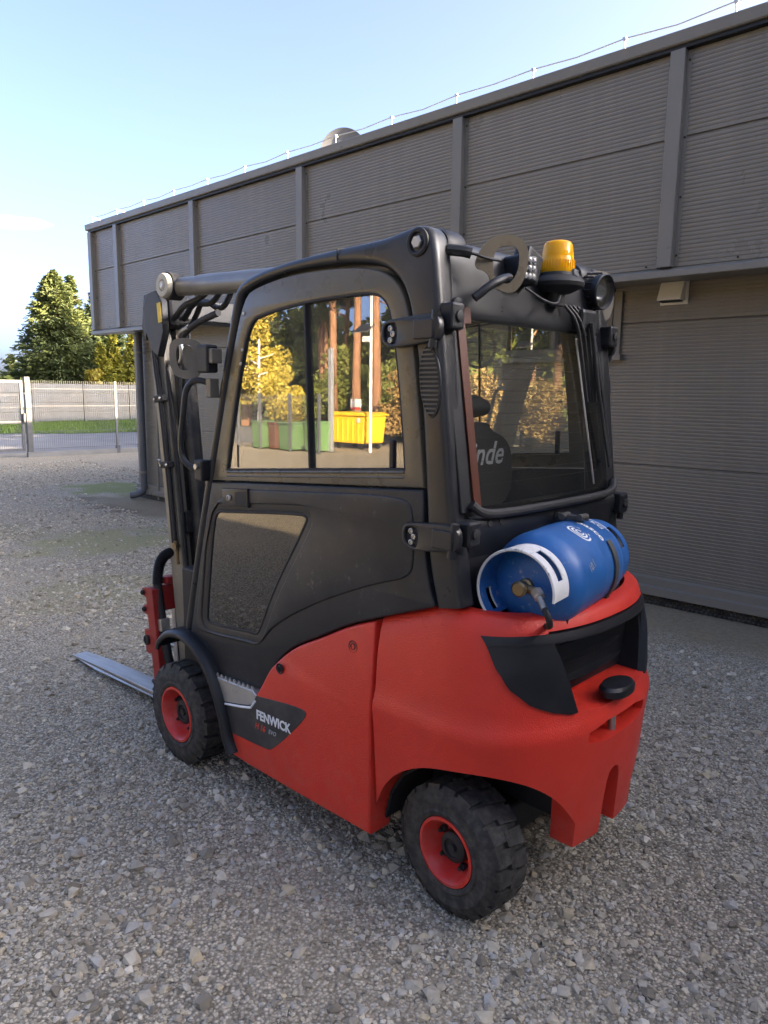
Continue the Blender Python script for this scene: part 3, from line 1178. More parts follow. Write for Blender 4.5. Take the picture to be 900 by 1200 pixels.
# ------------------------------------------------------------------ mesh fence, gate, concrete fence
FX = 16.0
mf = thing('mesh_fence', 'low grey wire mesh fence with a concrete kerb beside the road', 'fence', (FX, -9.0, 0))
MB().box((0, -1.0, .045), (.12, 10.2, .15)).build('kerb', 'concrete', mf, smooth=0, bevel=.008)
for py in (1.78, -.7, -3.2, -5.7):
    p = MB().box((0, py, 1.0), (.05, .05, 1.75)).build('post', 'fence_steel', mf, smooth=0, bevel=.003)
    MB().box((-.02, py, .10), (.10, .09, .22)).build('post_shoe', 'fence_dark', p, smooth=0, bevel=.004)
for k, (y0, y1) in enumerate(((4.05, 1.82), (1.74, -.66), (-.74, -3.16), (-3.24, -5.66))):
    mb = MB()
    nn = int((y0 - y1) / .05)
    for i in range(nn + 1):
        yy = y0 + (y1 - y0) * i / nn
        mb.box((-.03, yy, 1.0), (.005, .0055, 1.72))
    for z in (.2, .62, 1.24, 1.66):
        mb.box((-.038, (y0 + y1) / 2, z), (.006, abs(y0 - y1), .008))
        mb.box((-.022, (y0 + y1) / 2, z), (.006, abs(y0 - y1), .008))
    mb.build('wire_panel', 'fence_steel', mf, smooth=0)

gt = thing('yard_gate', 'grey steel swing gate with wire infill at the yard entrance', 'gate', (16.2, -5.05, 0))
MB().box((0, -.0, .97), (.12, .12, 1.94)).build('gate_post', 'fence_steel', gt, smooth=0, bevel=.006)
mb = MB()
mb.box((0, .14, 1.0), (.07, .07, 1.72))
mb.box((0, 2.4, 1.0), (.07, .07, 1.72))
for z in (1.825, .84, .175):
    mb.box((0, 1.27, z), (.06, 2.19, .07))
mb.build('gate_frame', 'fence_steel', gt, smooth=0, bevel=.006)
mb = MB()
for i in range(44):
    mb.box((.0, .2 + i * .05, 1.0), (.005, .005, 1.6))
for z in (.5, 1.2, 1.5):
    mb.box((.006, 1.27, z), (.006, 2.19, .008))
mb.build('wire_infill', 'fence_steel', gt, smooth=0)
MB().box((-.07, .12, .95), (.05, .05, .22)).build('lock_case', 'fence_dark', gt, smooth=0, bevel=.004)
MB().tube([(-.06, .14, 1.0), (-.10, .14, 1.02), (-.10, .14, 1.22)], .010, 8).build('handle', 'fence_dark', gt)
for z in (.35, 1.55):
    MB().lathe([(0, -.04), (.02, -.04), (.02, .04), (0, .04)], (-.02, .075, z), (0, 0, 1), 10).build('hinge', 'fence_dark', gt)

cf = thing('concrete_fence', 'tall precast concrete fence of stacked slabs beyond the grass', 'fence', (34, -10, 0), rz=R(4))
for k in range(12):
    y = 8 - k * 2.55
    MB().box((0, y, .95), (.16, .16, 1.94)).build('post', 'concrete', cf, smooth=0, bevel=.012)
    for s in range(4):
        MB().box((.0, y - 1.275, .10 + .235 + s * .455), (.06, 2.36, .445)).build('slab', 'concrete', cf, smooth=0, bevel=.014)


# ------------------------------------------------------------------ trees
def crown_cloud(cent, rad, count, size, rs, flat=0.5, squash=1.0):
    """leaf sprays filling lumps: cent (k,3), rad (k,)"""
    k = rs.integers(0, len(cent), count)
    d = rs.normal(0, 1, (count, 3))
    d /= np.linalg.norm(d, axis=1)[:, None]
    rr = rs.uniform(0, 1, count) ** 0.45
    C = cent[k] + d * (rad[k] * rr)[:, None] * np.array([1, 1, squash])
    U = rs.normal(0, 1, (count, 3))
    U /= np.linalg.norm(U, axis=1)[:, None]
    W = np.cross(U, rs.normal(0, 1, (count, 3)))
    W /= np.linalg.norm(W, axis=1)[:, None] + 1e-9
    s = size * np.exp(rs.normal(0, .35, count))
    return quads_mesh(C, U * s[:, None], W * (s * flat)[:, None])


def conifer_crown(h, r, z0, seed, count, needle='spruce_needles', lean=0.0, spray=.17):
    rs = np.random.default_rng(seed)
    nb = int(count / 46)
    t = rs.uniform(0, 1, nb) ** 0.85
    z = z0 + (h - z0) * t
    az = rs.uniform(0, 6.283, nb)
    Lb = r * (1 - t) ** 0.74 * rs.uniform(.62, 1.12, nb) + .10
    droop = rs.uniform(.10, .42, nb)
    Cs, Us, Ws = [], [], []
    for i in range(nb):
        m = 46
        s = rs.uniform(.12, 1, m) ** .75
        rad = Lb[i] * s
        sp = rs.normal(0, .13 * Lb[i], m) * (1.1 - s * .55)
        dx, dy = math.cos(az[i]), math.sin(az[i])
        x = dx * rad - dy * sp
        y = dy * rad + dx * sp
        zz = z[i] - droop[i] * rad * .75 + .28 * Lb[i] * s ** 2 * .5 - np.abs(rs.normal(0, .07, m)) * (1 + Lb[i])
        Cs.append(np.stack([x, y, zz], 1))
        u = np.stack([dx + rs.normal(0, .45, m), dy + rs.normal(0, .45, m), rs.normal(-.15, .35, m)], 1)
        Us.append(u)
        Ws.append(rs.normal(0, 1, (m, 3)))
    C, U, W = np.concatenate(Cs), np.concatenate(Us), np.concatenate(Ws)
    U /= np.linalg.norm(U, axis=1)[:, None]
    W = np.cross(U, W)
    W /= np.linalg.norm(W, axis=1)[:, None] + 1e-9
    s = spray * np.exp(rs.normal(0, .3, len(C))) * (0.55 + 0.45 * (h - C[:, 2:3].ravel()) / h)
    v, f = quads_mesh(C, U * s[:, None], W * (s * .27)[:, None])
    return np_mesh('crown', v, f, needle)


def trunk_mesh(h, r0, r1, material, seed, limbs=6, limb_len=1.0, lz=(.4, .95), sway=.1):
    rs = np.random.default_rng(seed)
    mb = MB()
    n = 7
    path, rad = [], []
    for i in range(n):
        t = i / (n - 1)
        path.append((rs.normal(0, sway) * t, rs.normal(0, sway) * t, -.05 + h * t))
        rad.append(r0 * (1 - t) + r1 * t + (.3 * r0 if i == 0 else 0))
    mb.tube(path, rad, 9)
    for k in range(limbs):
        t = rs.uniform(*lz)
        a = rs.uniform(0, 6.28)
        i = min(int(t * (n - 1)), n - 2)
        p = Vector(path[i]).lerp(Vector(path[i + 1]), t * (n - 1) - i)
        L = limb_len * rs.uniform(.5, 1.1)
        q = [p, p + Vector((math.cos(a) * L * .5, math.sin(a) * L * .5, L * .12)), p + Vector((math.cos(a) * L, math.sin(a) * L, L * .3))]
        rr = r0 * (1 - t) * .5 + .012
        mb.tube(q, [rr, rr * .7, rr * .3], 6)
    o = mb.build('trunk', material)
    return o


def spruce(label, loc, h, r, seed, needle, count=9000, z0=.35, group=None, cat='tree', name='spruce_tree', spray=.17):
    t = thing(name, label, cat, loc, rz=seed, group=group)
    tr = trunk_mesh(h * .97, .035 * h * .6, .015, 'bark_dark', seed, limbs=22, limb_len=r * .7, lz=(.08, .9), sway=.03)
    tr.parent = t
    link('crown', conifer_crown(h, r, z0, seed, count, needle, spray=spray), t)
    return t


G_TREES = 'trees beyond the concrete fence'
spruce('broad dark spruce with a sunlit top left of the warehouse', (38.2, -15.1, 0), 7.9, 3.5, 11, 'spruce_needles', 36000, group=G_TREES, spray=.125)
spruce('second dark spruce half hidden behind the warehouse corner', (40.5, -18.7, 0), 7.9, 2.7, 12, 'spruce_dark', 24000, group=G_TREES, spray=.125)
spruce('spruce tip showing between the two darker conifers', (43.5, -18.3, 0), 8.6, 2.0, 19, 'spruce_needles', 11000, group=G_TREES)
for i, (lab, x, y, h, r) in enumerate((('sunlit yellow green cypress just left of the downpipe', 36.0, -18.3, 5.1, .85),
                                       ('sunlit cypress second from the downpipe, paler', 36.2, -17.3, 4.7, .80),
                                       ('low sunlit cypress beside the dark spruce', 36.0, -16.5, 4.2, .75),
                                       ('tall sunlit cypress behind the warehouse wall', 38.4, -20.0, 5.8, .95))):
    spruce(lab, (x, y, 0), h, r, 31 + i, 'thuja', 8000, z0=.2, group='yellow green cypresses by the fence', name='cypress_tree', spray=.12)
spruce('small spruce at the left edge of the view above the gate', (45, -13.7, 0), 4.3, 1.3, 51, 'spruce_needles', 5000, group=G_TREES)
spruce('tiny far spruce between gate and broad dark spruce', (50, -17.0, 0), 3.9, 1.0, 52, 'spruce_dark', 4000, group=G_TREES)


for i in range(6):  # unseen spruces, added only to shade the far yard and road
    c_ = 20.5 + i * 2.4
    spruce(['nearest', 'second', 'third', 'fourth', 'fifth', 'farthest'][i] + ' spruce of the unseen inner row added to cast shade', ((c_ - 16) / 2, (-16 - c_) / 2 - .6, 0), 9.0 + .5 * math.sin(i * 1.7), 3.0,
           160 + i, 'spruce_dark', 6000, group='inner row of shade spruces added behind the warehouse', spray=.30)
ORD = ['first', 'second', 'third', 'fourth', 'fifth', 'sixth', 'seventh', 'eighth']
for i in range(8):  # another unseen row, added to throw shade on the concrete fence
    c_ = 32 + i * 2.55
    x, y = (c_ - 6) / 2 + (i % 3) * .5, (-6 - c_) / 2 - (i % 2) * .6
    spruce(ORD[i] + ' spruce of the unseen row added to shade the fence', (x, y, 0), (9.6 if i < 3 else 12.0) + .5 * math.sin(i * 2.1), 4.2, 140 + i, 'spruce_dark', 11000,
           group='unseen shade spruces added behind the warehouse', spray=.30)


def bush(label, loc, rx, h, seed, leaf, count=3500, size=.06, name='bush', cat='bush', group=None):
    rs = np.random.default_rng(seed)
    t = thing(name, label, cat, loc, group=group)
    k = 16
    c = rs.normal(0, .42, (k, 3)) * np.array([rx, rx, h * .55]) + np.array([0, 0, h * .5])
    c[:, 2] = np.clip(c[:, 2], .15 * h, .9 * h)
    rad = rs.uniform(.22, .42, k) * min(rx, h)
    v, f = crown_cloud(c, rad, count, size, rs, .6)
    v[:, 2] = np.maximum(v[:, 2], .02)
    link('foliage', np_mesh('foliage', v, f, leaf), t)
    mb = MB()
    for i in range(5):
        a = rs.uniform(0, 6.28)
        e = Vector((math.cos(a) * rx * .6, math.sin(a) * rx * .6, h * .75))
        mb.tube([(0, 0, -.03), e * .5 + Vector((0, 0, h * .1)), e], [.02, .013, .005], 5)
    mb.build('stems', 'bark_dark', t)
    return t


bush('yellowish olive shrub behind the gate, low on the left', (37.0, -12.0, 0), 1.6, 2.4, 61, 'olive_leaves', 3500, .09)
bush('pale yellow shrub between the dark spruce and the cypresses', (35.4, -15.8, 0), .9, 2.8, 62, 'birch_yellow', 3500, .08)
bush('olive shrub behind the concrete fence at the far left', (38.5, -9.6, 0), 1.8, 2.6, 63, 'olive_leaves', 3500, .09)

# ------------------------------------------------------------------ the sunlit side of the yard behind the camera (mirrored in the cab glass)
G_PINES = 'pines at the far side of the yard'


def pine(label, loc, h, seed, cz=.55, r=2.0, count=5200):
    rs = np.random.default_rng(seed)
    t = thing('pine_tree', label, 'tree', loc, group=G_PINES)
    tr = trunk_mesh(h, .17, .05, 'bark_pine', seed, limbs=14, limb_len=r, lz=(cz * .85, .97), sway=.10)
    tr.parent = t
    k = 26
    zz = rs.uniform(cz, 1.0, k) * h
    a = rs.uniform(0, 6.28, k)
    rr = rs.uniform(.3, 1, k) * r * (1.15 - (zz / h - cz) / (1 - cz) * .7)
    c = np.stack([np.cos(a) * rr, np.sin(a) * rr, zz], 1)
    v, f = crown_cloud(c, rs.uniform(.45, .95, k), count * 2, .10, rs, .25, .6)
    link('crown', np_mesh('crown', v, f, 'pine_needles'), t)
    return t


pines = [pine('leaning slim pine trunk mirrored left in the rear door pane', (18.5, 18.2, 0), 13, 71, .42, 2.0),
         pine('straight pine trunk mirrored above the yellow container', (17.6, 18.6, 0), 14, 72, .48, 2.2),
         pine('thick pine trunk mirrored beside the solar lamp', (15.6, 17.6, 0), 15, 73, .5, 2.3)]
# more pines of the same wood: copies share their meshes, each stands where it stands
spots = [(21.5, 20.5), (24.0, 22.5), (27.5, 20.6), (30.5, 23.0), (34, 21), (12.4, 20.5), (9.0, 19.5), (5.5, 21), (1.5, 20),
         (-3, 21.5), (-8, 20), (-13, 19), (-19, 15.5), (-22, 11), (-23, 6.5), (-24, 2.5), (20, 24), (14, 25), (7, 25), (26, 26), (-1, 26)]
names = ['pine right behind the leaning slim pine', 'pine behind the yellow birch', 'pine beside the yellow birch, away from the bins',
         'far pine past the yellow birch', 'last pine of the row toward the gate side', 'pine just past the thick pine',
         'second pine past the thick pine', 'third pine past the thick pine', 'fourth pine past the thick pine', 'fifth pine past the thick pine',
         'sixth pine past the thick pine', 'seventh pine past the thick pine', 'first pine around the yard corner', 'second pine around the yard corner',
         'third pine around the yard corner', 'fourth pine around the yard corner, nearest the warehouse', 'back row pine behind the leaning slim pine',
         'back row pine behind the thick pine', 'back row pine far past the solar lamp', 'back row pine behind the birch', 'back row pine at the far end']
for i, ((x, y), nm) in enumerate(zip(spots, names)):
    c = copy_tree(pines[i % 3])
    c.location = (x, y, 0)
    c.rotation_euler = (0, 0, i * 1.7)
    s_ = .85 + .3 * ((i * 37) % 10) / 10
    c.scale = (s_, s_, s_)
    c['label'] = nm

# yellow birch and understorey
rs = np.random.default_rng(81)
bt = thing('birch_tree', 'bright yellow birch mirrored in the front door pane', 'tree', (24.2, 19.0, 0))
trunk_mesh(5.6, .09, .02, 'sign_white', 81, 12, 1.2, (.3, .95), .05).parent = bt
k = 26
zz = rs.uniform(.25, 1, k) * 5.6
a = rs.uniform(0, 6.28, k)
rr = rs.uniform(.2, 1, k) * 1.7 * (1.1 - zz / 7)
v, f = crown_cloud(np.stack([np.cos(a) * rr, np.sin(a) * rr, zz], 1), rs.uniform(.35, .7, k), 12000, .05, rs, .6)
link('crown', np_mesh('crown', v, f, 'birch_yellow'), bt)
under = [(12.2, 17.2, 1.7, 2.3, 'rust_leaves'), (10.2, 17.8, 1.6, 2.0, 'rust_leaves'), (14.6, 18.4, 1.5, 2.6, 'olive_leaves'),
         (17.0, 19.6, 1.6, 3.0, 'olive_leaves'), (19.6, 19.4, 1.7, 3.2, 'olive_leaves'), (21.8, 18.6, 1.5, 2.6, 'birch_yellow'),
         (26.6, 17.6, 1.6, 2.5, 'olive_leaves'), (29.5, 18.2, 1.8, 2.8, 'birch_yellow'), (7.6, 18.0, 1.7, 2.2, 'olive_leaves'),
         (4.6, 18.6, 1.7, 2.4, 'rust_leaves'), (1.0, 18.2, 1.8, 2.2, 'olive_leaves'), (-3.5, 18.8, 1.9, 2.6, 'birch_yellow'), (-8.0, 18.0, 1.9, 2.3, 'rust_leaves')]
ulab = ['rust brown bush beside the solar lamp', 'rust brown bush past the solar lamp', 'olive bush behind the yellow container',
        'olive bush behind the straight pine', 'olive bush behind the leaning slim pine', 'yellow bush next to the birch',
        'olive bush on the gate side of the birch', 'yellow bush nearest the gate', 'olive bush two past the solar lamp',
        'rust brown bush between two far pines', 'olive bush farther along the wood edge', 'yellow bush far along the wood edge',
        'rust brown bush at the far end of the wood edge']
for i, (x, y, rx, h, lf) in enumerate(under):
    bush(ulab[i], (x, y, 0), rx, h, 90 + i, lf, 8000, .048, group='bushes at the wood edge')
# the wood behind reads as one mass
rs = np.random.default_rng(99)
k = 420
c = np.stack([rs.uniform(-30, 48, k), rs.uniform(27, 33, k), rs.uniform(.5, 5.5, k)], 1)
v, f = crown_cloud(c, rs.uniform(1.0, 2.0, k), 80000, .20, rs, .5)
v[:, 2] = np.maximum(v[:, 2], .05)
tag(link('wood', np_mesh('wood', v, f, 'olive_leaves')), 'dense green wood closing the far side of the yard', 'wood', kind='stuff')

# waste containers
yc = thing('waste_container', 'large yellow plastic waste container on wheels', 'container', (13.25, 14.45, 0))
mb = MB()
mb.prism([(-.62, .18), (.62, .18), (.72, .98), (-.72, .98)], -.45, .45, 'y')
body = mb.build('body', 'bin_yellow', yc, smooth=0, bevel=.03)
for k in range(5):
    MB().box((-.44 + k * .22, -.46, .56), (.05, .03, .64)).build('rib', 'bin_yellow', body, smooth=0, bevel=.008)
MB().prism([(-.76, .985), (.76, .985), (.76, 1.02), (.60, 1.09), (-.60, 1.09), (-.76, 1.02)], -.52, .52, 'y').build('lid', 'bin_yellow', yc, smooth=0, bevel=.015)
for sx in (-.5, .5):
    for sy in (-.33, .33):
        MB().lathe([(0, -.03), (.09, -.03), (.10, -.02), (.10, .02), (.09, .03), (0, .03)], (sx, sy, .10), (0, 1, 0), 16).build('wheel', 'black_rubber', yc)
MB().box((-.5, -.49, .86), (.13, .01, .13)).build('notice', 'sign_white', yc, smooth=0)


def wheelie(label, loc, material, w=.50, h=.82):
    t = thing('wheelie_bin', label, 'bin', loc, rz=R(8), group='wheelie bins by the wood')
    MB().prism([(-w * .42, .04), (w * .42, .04), (w * .5, h - .06), (-w * .5, h - .06)], -w * .45, w * .45, 'y').build('body', material, t, smooth=0, bevel=.02)
    MB().prism([(-w * .54, h - .055), (w * .54, h - .055), (w * .50, h), (-w * .50, h)], -w * .52, w * .50, 'y').build('lid', material, t, smooth=0, bevel=.012)
    for sx in (-.4, .4):
        MB().lathe([(0, -.02), (.08, -.02), (.08, .02), (0, .02)], (sx * w, w * .42, .08), (1, 0, 0), 14).build('wheel', 'black_rubber', t)
    return t


wheelie('green wheelie bin left of the brown one in the mirrored yard', (14.95, 12.2, 0), 'bin_green')
wheelie('brown wheelie bin between two green ones', (14.35, 12.25, 0), 'bin_brown', .40, .80)
wheelie('green wheelie bin right of the brown one in the mirrored yard', (13.75, 12.3, 0), 'bin_green', .58)
wheelie('wide green bin standing apart behind the grey screen', (12.95, 12.6, 0), 'bin_green', .62, .86)

ps = thing('panel_screen', 'row of grey posts with mesh panels in front of the bins', 'fence', (14.0, 11.9, 0))
for i, x in enumerate((1.75, .75, -.55, -1.7)):
    MB().box((x, .05 * i, .80), (.08, .06, 1.62)).build('post', 'fence_dark', ps, smooth=0, bevel=.005)
for i, (a, b) in enumerate(((1.75, .75), (.75, -.55), (-.55, -1.7))):
    mb = MB()
    for q in range(int((a - b) / .06)):
        mb.box((a - q * .06, .02, .85), (.005, .005, 1.45))
    for z in (.2, .8, 1.5):
        mb.box(((a + b) / 2, .02, z), (a - b, .008, .010))
    mb.build('mesh_panel', 'fence_steel', ps, smooth=0)
pp = thing('pale_post', 'pale metal post standing beside the grey screen', 'post', (12.6, 12.75, 0))
MB().box((0, 0, 1.42), (.13, .10, 2.86)).build('shaft', 'galvanised', pp, smooth=0, bevel=.006)
MB().box((0, 0, .03), (.24, .24, .04)).build('foot_plate', 'zinc', pp, smooth=0, bevel=.004)
sl = thing('solar_lamp', 'slim pole with a tilted solar panel and small lamp head', 'lamp', (11.9, 13.6, 0))
MB().tube([(0, 0, -.02), (0, 0, 5.4)], [.045, .035], 10).build('pole', 'sign_white', sl)
MB().box((.22, -.05, 3.42), (.52, .36, .03), Matrix.Rotation(R(35), 3, 'X')).build('solar_panel', 'solar', sl, smooth=0, bevel=.004)
MB().box((.22, -.05, 3.403), (.55, .39, .022), Matrix.Rotation(R(35), 3, 'X')).build('panel_frame', 'zinc', sl, smooth=0, bevel=.004)
MB().box((.16, 0, 3.12), (.28, .12, .15)).build('lamp_head', 'sign_white', sl, smooth=0, bevel=.01)
sg = thing('notice_board', 'small white and red notice board on two legs', 'sign', (14.35, 15.4, 0))
MB().box((0, 0, 1.33), (.46, .03, .26)).build('board', 'sign_white', sg, smooth=0, bevel=.004)
MB().box((0, -.018, 1.16), (.40, .01, .07)).build('red_strip', 'sign_red', sg, smooth=0)
for s_ in (-1, 1):
    MB().tube([(s_ * .17, .02, -.02), (s_ * .17, .02, 1.44)], .018, 8).build('leg', 'zinc', sg)


# ================================================================== THE FORKLIFT
# x forward, y to its left, z up; origin on the ground under the front axle
FL = thing('forklift', 'red and black gas powered forklift with closed cab parked on gravel', 'forklift', (0, 0, 0))
SY = 0.505           # outer face of the cab side


def mirror(mb):
    q = MB()
    q.v = [(x, -y, z) for x, y, z in mb.v]
    q.f = [tuple(f[::-1]) for f in mb.f]
    return q


# ------------------------------------------------------------------ counterweight
CWX = -1.45


def lerp_tab(z, tab):
    for (z0, *a), (z1, *b) in zip(tab, tab[1:]):
        if z <= z1:
            t = max(0, (z - z0) / (z1 - z0))
            t = t * t * (3 - 2 * t) if False else t
            return [p + (q - p) * t for p, q in zip(a, b)]
    return tab[-1][1:]


#        z     depth  halfwidth
CWT = [(.17, .322, .488), (.28, .330, .497), (.42, .341, .506), (.54, .350, .513), (.625, .360, .522), (.645, .359, .521), (.685, .345, .509), (.70, .343, .507),
       (.84, .333, .500), (.93, .314, .486), (1.00, .288, .466), (1.06, .25, .45)]


def cw(th, z, out=0.0, n=2.3):
    a, hw = lerp_tab(z, CWT)
    c, s = math.cos(th), math.sin(th)
    y = (hw + out) * math.copysign(abs(c) ** (2 / n), c)
    x = CWX - (a + out) * abs(s) ** (2 / n)
    return Vector((x, y, z))


def cw_x(y, z, n=2.3):
    a, hw = lerp_tab(z, CWT)
    k = min(1, abs(y) / hw)
    return CWX - a * (1 - k ** n) ** (1 / n)


def top_z(x, y):
    """upper edge of the red rear body: high beside the pillar, falling toward the back"""
    t = max(0, min(1, (-1.19 - x) / .26))
    side = .915 + t * .088
    b = max(0, min(1, (-1.50 - x) / .22))
    return side * (1 - b) + .978 * b


zs = [.17, .19, .24, .30, .37, .44, .50, .56, .60, .625, .645, .665, .685, .72, .82, .88, .93, .97]
ths = [math.pi * k / 72 for k in range(73)]
fx = [-1.197, -1.21, -1.28, -1.36]
rings = []
for zi, z in enumerate(zs):
    ring = []
    a, hw = lerp_tab(z, CWT)
    for x in fx:
        ring.append(Vector((x, hw, z)))
    for th in ths:
        ring.append(cw(th, z))
    for x in fx[::-1]:
        ring.append(Vector((x, -hw, z)))
    rings.append(ring)
# the top row follows the falling edge
for i, p in enumerate(rings[-1]):
    tz = top_z(p.x, p.y)
    p.z = tz
    a, hw = lerp_tab(tz, CWT)
for zi in range(len(zs) - 5, len(zs) - 1):
    for i, p in enumerate(rings[zi]):
        tz = top_z(p.x, p.y)
        z0 = zs[len(zs) - 6]
        t = (zs[zi] - z0) / (zs[-1] - z0)
        p.z = z0 + (tz - z0) * t
mb = MB()
nr = len(rings[0])
for ring in rings:
    mb.v += [tuple(p) for p in ring]
# rounded shoulder and flat top
ins = []
for d, dz in ((.010, .010), (.028, .016)):
    ring = []
    for p in rings[-1]:
        c = Vector((max(p.x, -1.55) * 0 + -1.33, 0, p.z))
        q = p + (c - p).normalized() * d
        if abs(p.x - fx[0]) < .002:
            q.x = p.x
        ring.append(Vector((q.x, q.y, p.z + dz)))
    mb.v += [tuple(p) for p in ring]
allrows = len(zs) + 2
for i in range(allrows - 1):
    for k in range(nr):
        k2 = (k + 1) % nr
        mb.f.append((i * nr + k, i * nr + k2, (i + 1) * nr + k2, (i + 1) * nr + k))
mb.f.append(tuple(range(nr))[::-1])
mb.f.append(tuple((allrows - 1) * nr + k for k in range(nr)))
cwo = mb.build('counterweight', 'red_paint', FL)
cut = []
arch = [(-1.10, .05), (-1.158, .05), (-1.176, .20), (-1.208, .315), (-1.262, .40), (-1.35, .468), (-1.46, .512), (-1.58, .530), (-1.655, .524),
        (-1.712, .496), (-1.748, .440), (-1.764, .36), (-1.772, .25), (-1.777, .05)]
arch = chaikin([(*arch[0], 1), (*arch[1], 1)] + arch[2:-1] + [(*arch[-1], 1)], 2)
for s in (1, -1):
    mb = MB().prism(arch, s * .19, s * .70, 'y')
    cut.append(mb.build('cutter', 'red_paint', None))
cut.append(MB().prism([(.235, .708), (.305, .955), (-.305, .955), (-.235, .708), (-.12, .690), (.12, .690)], -1.96, -1.66, 'x').build('cutter', 'red_paint', None))
cut.append(MB().prism(chaikin([(.185, .575), (.185, .645), (-.185, .645), (-.185, .575)], 1), -1.96, -1.72, 'x').build('cutter', 'red_paint', None))
cut.append(MB().prism(chaikin([(.050, .05, 1), (.050, .43), (.0, .46), (-.050, .43), (-.050, .05, 1)], 2), -1.96, -1.70, 'x').build('cutter', 'red_paint', None))
cut.append(MB().box((-1.38, 0, .20), (.36, 1.2, .5)).build('cutter', 'red_paint', None)) if False else None
cut.append(MB().box((-1.95, 0, .11), (.70, 1.4, .25)).build('cutter', 'red_paint', None))
cut.append(MB().prism([(-1.68, .46), (-1.20, .46), (-1.20, .02), (-1.68, .02)], -.20, .20, 'y').build('cutter', 'red_paint', None))
# bed for the gas bottle
cut.append(MB().prism([(-1.42, .435)] + [(CWX - (.300 - .052) * abs(math.sin(t)) ** (2 / 2.3), .435 * math.copysign(abs(math.cos(t)) ** (2 / 2.3), math.cos(t))) for t in [math.pi * k / 40 for k in range(41)]] + [(-1.42, -.435)], .925, 1.3, 'z').build('cutter', 'red_paint', None))
cut = [c for c in cut if c]
boolean(cwo, cut)
md = cwo.modifiers.new('bevel', 'BEVEL')
md.width = .007
md.segments = 2
md.limit_method = 'ANGLE'
md.angle_limit = R(48)

for s in (1, -1):
    lin = [(-1.186, .21), (-1.214, .312), (-1.267, .395), (-1.354, .462), (-1.46, .506), (-1.56, .522), (-1.60, .523)]
    mb = MB()
    for (x, z) in lin:
        mb.v += [(x, s * .445, z), (x, s * .195, z), (x + (-1.45 - x) * .03, s * .195, z - .008), (x + (-1.45 - x) * .03, s * .445, z - .008)]
    for i in range(len(lin) - 1):
        for e in range(4):
            a_, b_ = i * 4 + e, i * 4 + (e + 1) % 4
            mb.f.append((a_, b_, b_ + 4, a_ + 4))
    q_ = 4 * (len(lin) - 1)
    mb.f += [(0, 1, 2, 3), (q_ + 3, q_ + 2, q_ + 1, q_)]
    mb.build('wheel_housing', 'black_rubber', FL, smooth=40)
# black trim round the grille opening, wrapped on the counterweight
def yl_trim(z):
    return lerp_tab(z, [(.700, .245), (.712, .300), (.745, .375), (.80, .426), (.86, .446), (.950, .455)])[0]


def yr_trim(z):
    return .224 + (z - .700) * .32


def wrap_sheet(rows_, t=.024, out=.007):
    """rows_ of (y, z) points, laid on the counterweight and given thickness inward"""
    mb = MB()
    nr_, nc_ = len(rows_), len(rows_[0])
    for dpt in (0, 1):
        for row in rows_:
            for (y, z) in row:
                a_, hw_ = lerp_tab(z, CWT)
                p = Vector((cw_x(y, z), y, z))
                nv = Vector(((p.x - CWX) / a_ ** 2, y / hw_ ** 2, 0)).normalized()
                p += nv * (out - dpt * t)
                mb.v.append(tuple(p))
    N_ = nr_ * nc_
    for i in range(nr_ - 1):
        for j in range(nc_ - 1):
            q = (i * nc_ + j, i * nc_ + j + 1, (i + 1) * nc_ + j + 1, (i + 1) * nc_ + j)
            mb.f.append(q)
            mb.f.append(tuple(k + N_ for k in q[::-1]))
    for i in range(nr_ - 1):
        for j in (0, nc_ - 1):
            a_, b_ = i * nc_ + j, (i + 1) * nc_ + j
            mb.f.append((a_, b_, b_ + N_, a_ + N_))
    for j in range(nc_ - 1):
        for i in (0, nr_ - 1):
            a_, b_ = i * nc_ + j, i * nc_ + j + 1
            mb.f.append((a_, b_, b_ + N_, a_ + N_))
    return mb


top = [[(yl_trim(z) * (1 - k / 20), z) for k in range(41)] for z in (.922, .930, .938, .944, .949)]
trim = wrap_sheet(top, .03, .008).build('rear_trim', 'black_plastic', FL, smooth=40)
for s in (1, -1):
    rws = []
    for k in range(15):
        z = .702 + (.9215 - .702) * k / 14
        a_, b_ = yl_trim(z), yr_trim(z)
        rws.append([(s * (a_ + (b_ - a_) * q / 12), z) for q in range(13)])
    wrap_sheet(rws, .026, .007).build('trim_cheek', 'black_plastic', trim, smooth=40)
# lining of the opening, louvres
mb = MB()
mb.prism([(.245, .712), (.315, .95), (-.315, .95), (-.245, .712)], -1.675, -1.665, 'x')
mb.build('grille_back', 'black_plastic', trim, smooth=0)
for z in (.755, .815, .875):
    w = .238 + (z - .705) * .30
    P = []
    for k in range(13):
        y = w - 2 * w * k / 12
        P.append(Vector((cw_x(y, z) + .085, y, z)))
    mb = MB()
    for p in P:
        mb.v += [(p.x, p.y, p.z - .002), (p.x + .03, p.y, p.z + .004), (p.x + .03, p.y, p.z + .008), (p.x, p.y, p.z + .002)]
    for k in range(12):
        for e in range(4):
            a, b = k * 4 + e, k * 4 + (e + 1) % 4
            mb.f.append((a, b, b + 4, a + 4))
    mb.f += [(0, 1, 2, 3), (51, 50, 49, 48)]
    mb.build('louvre', 'black_plastic', trim, smooth=30)
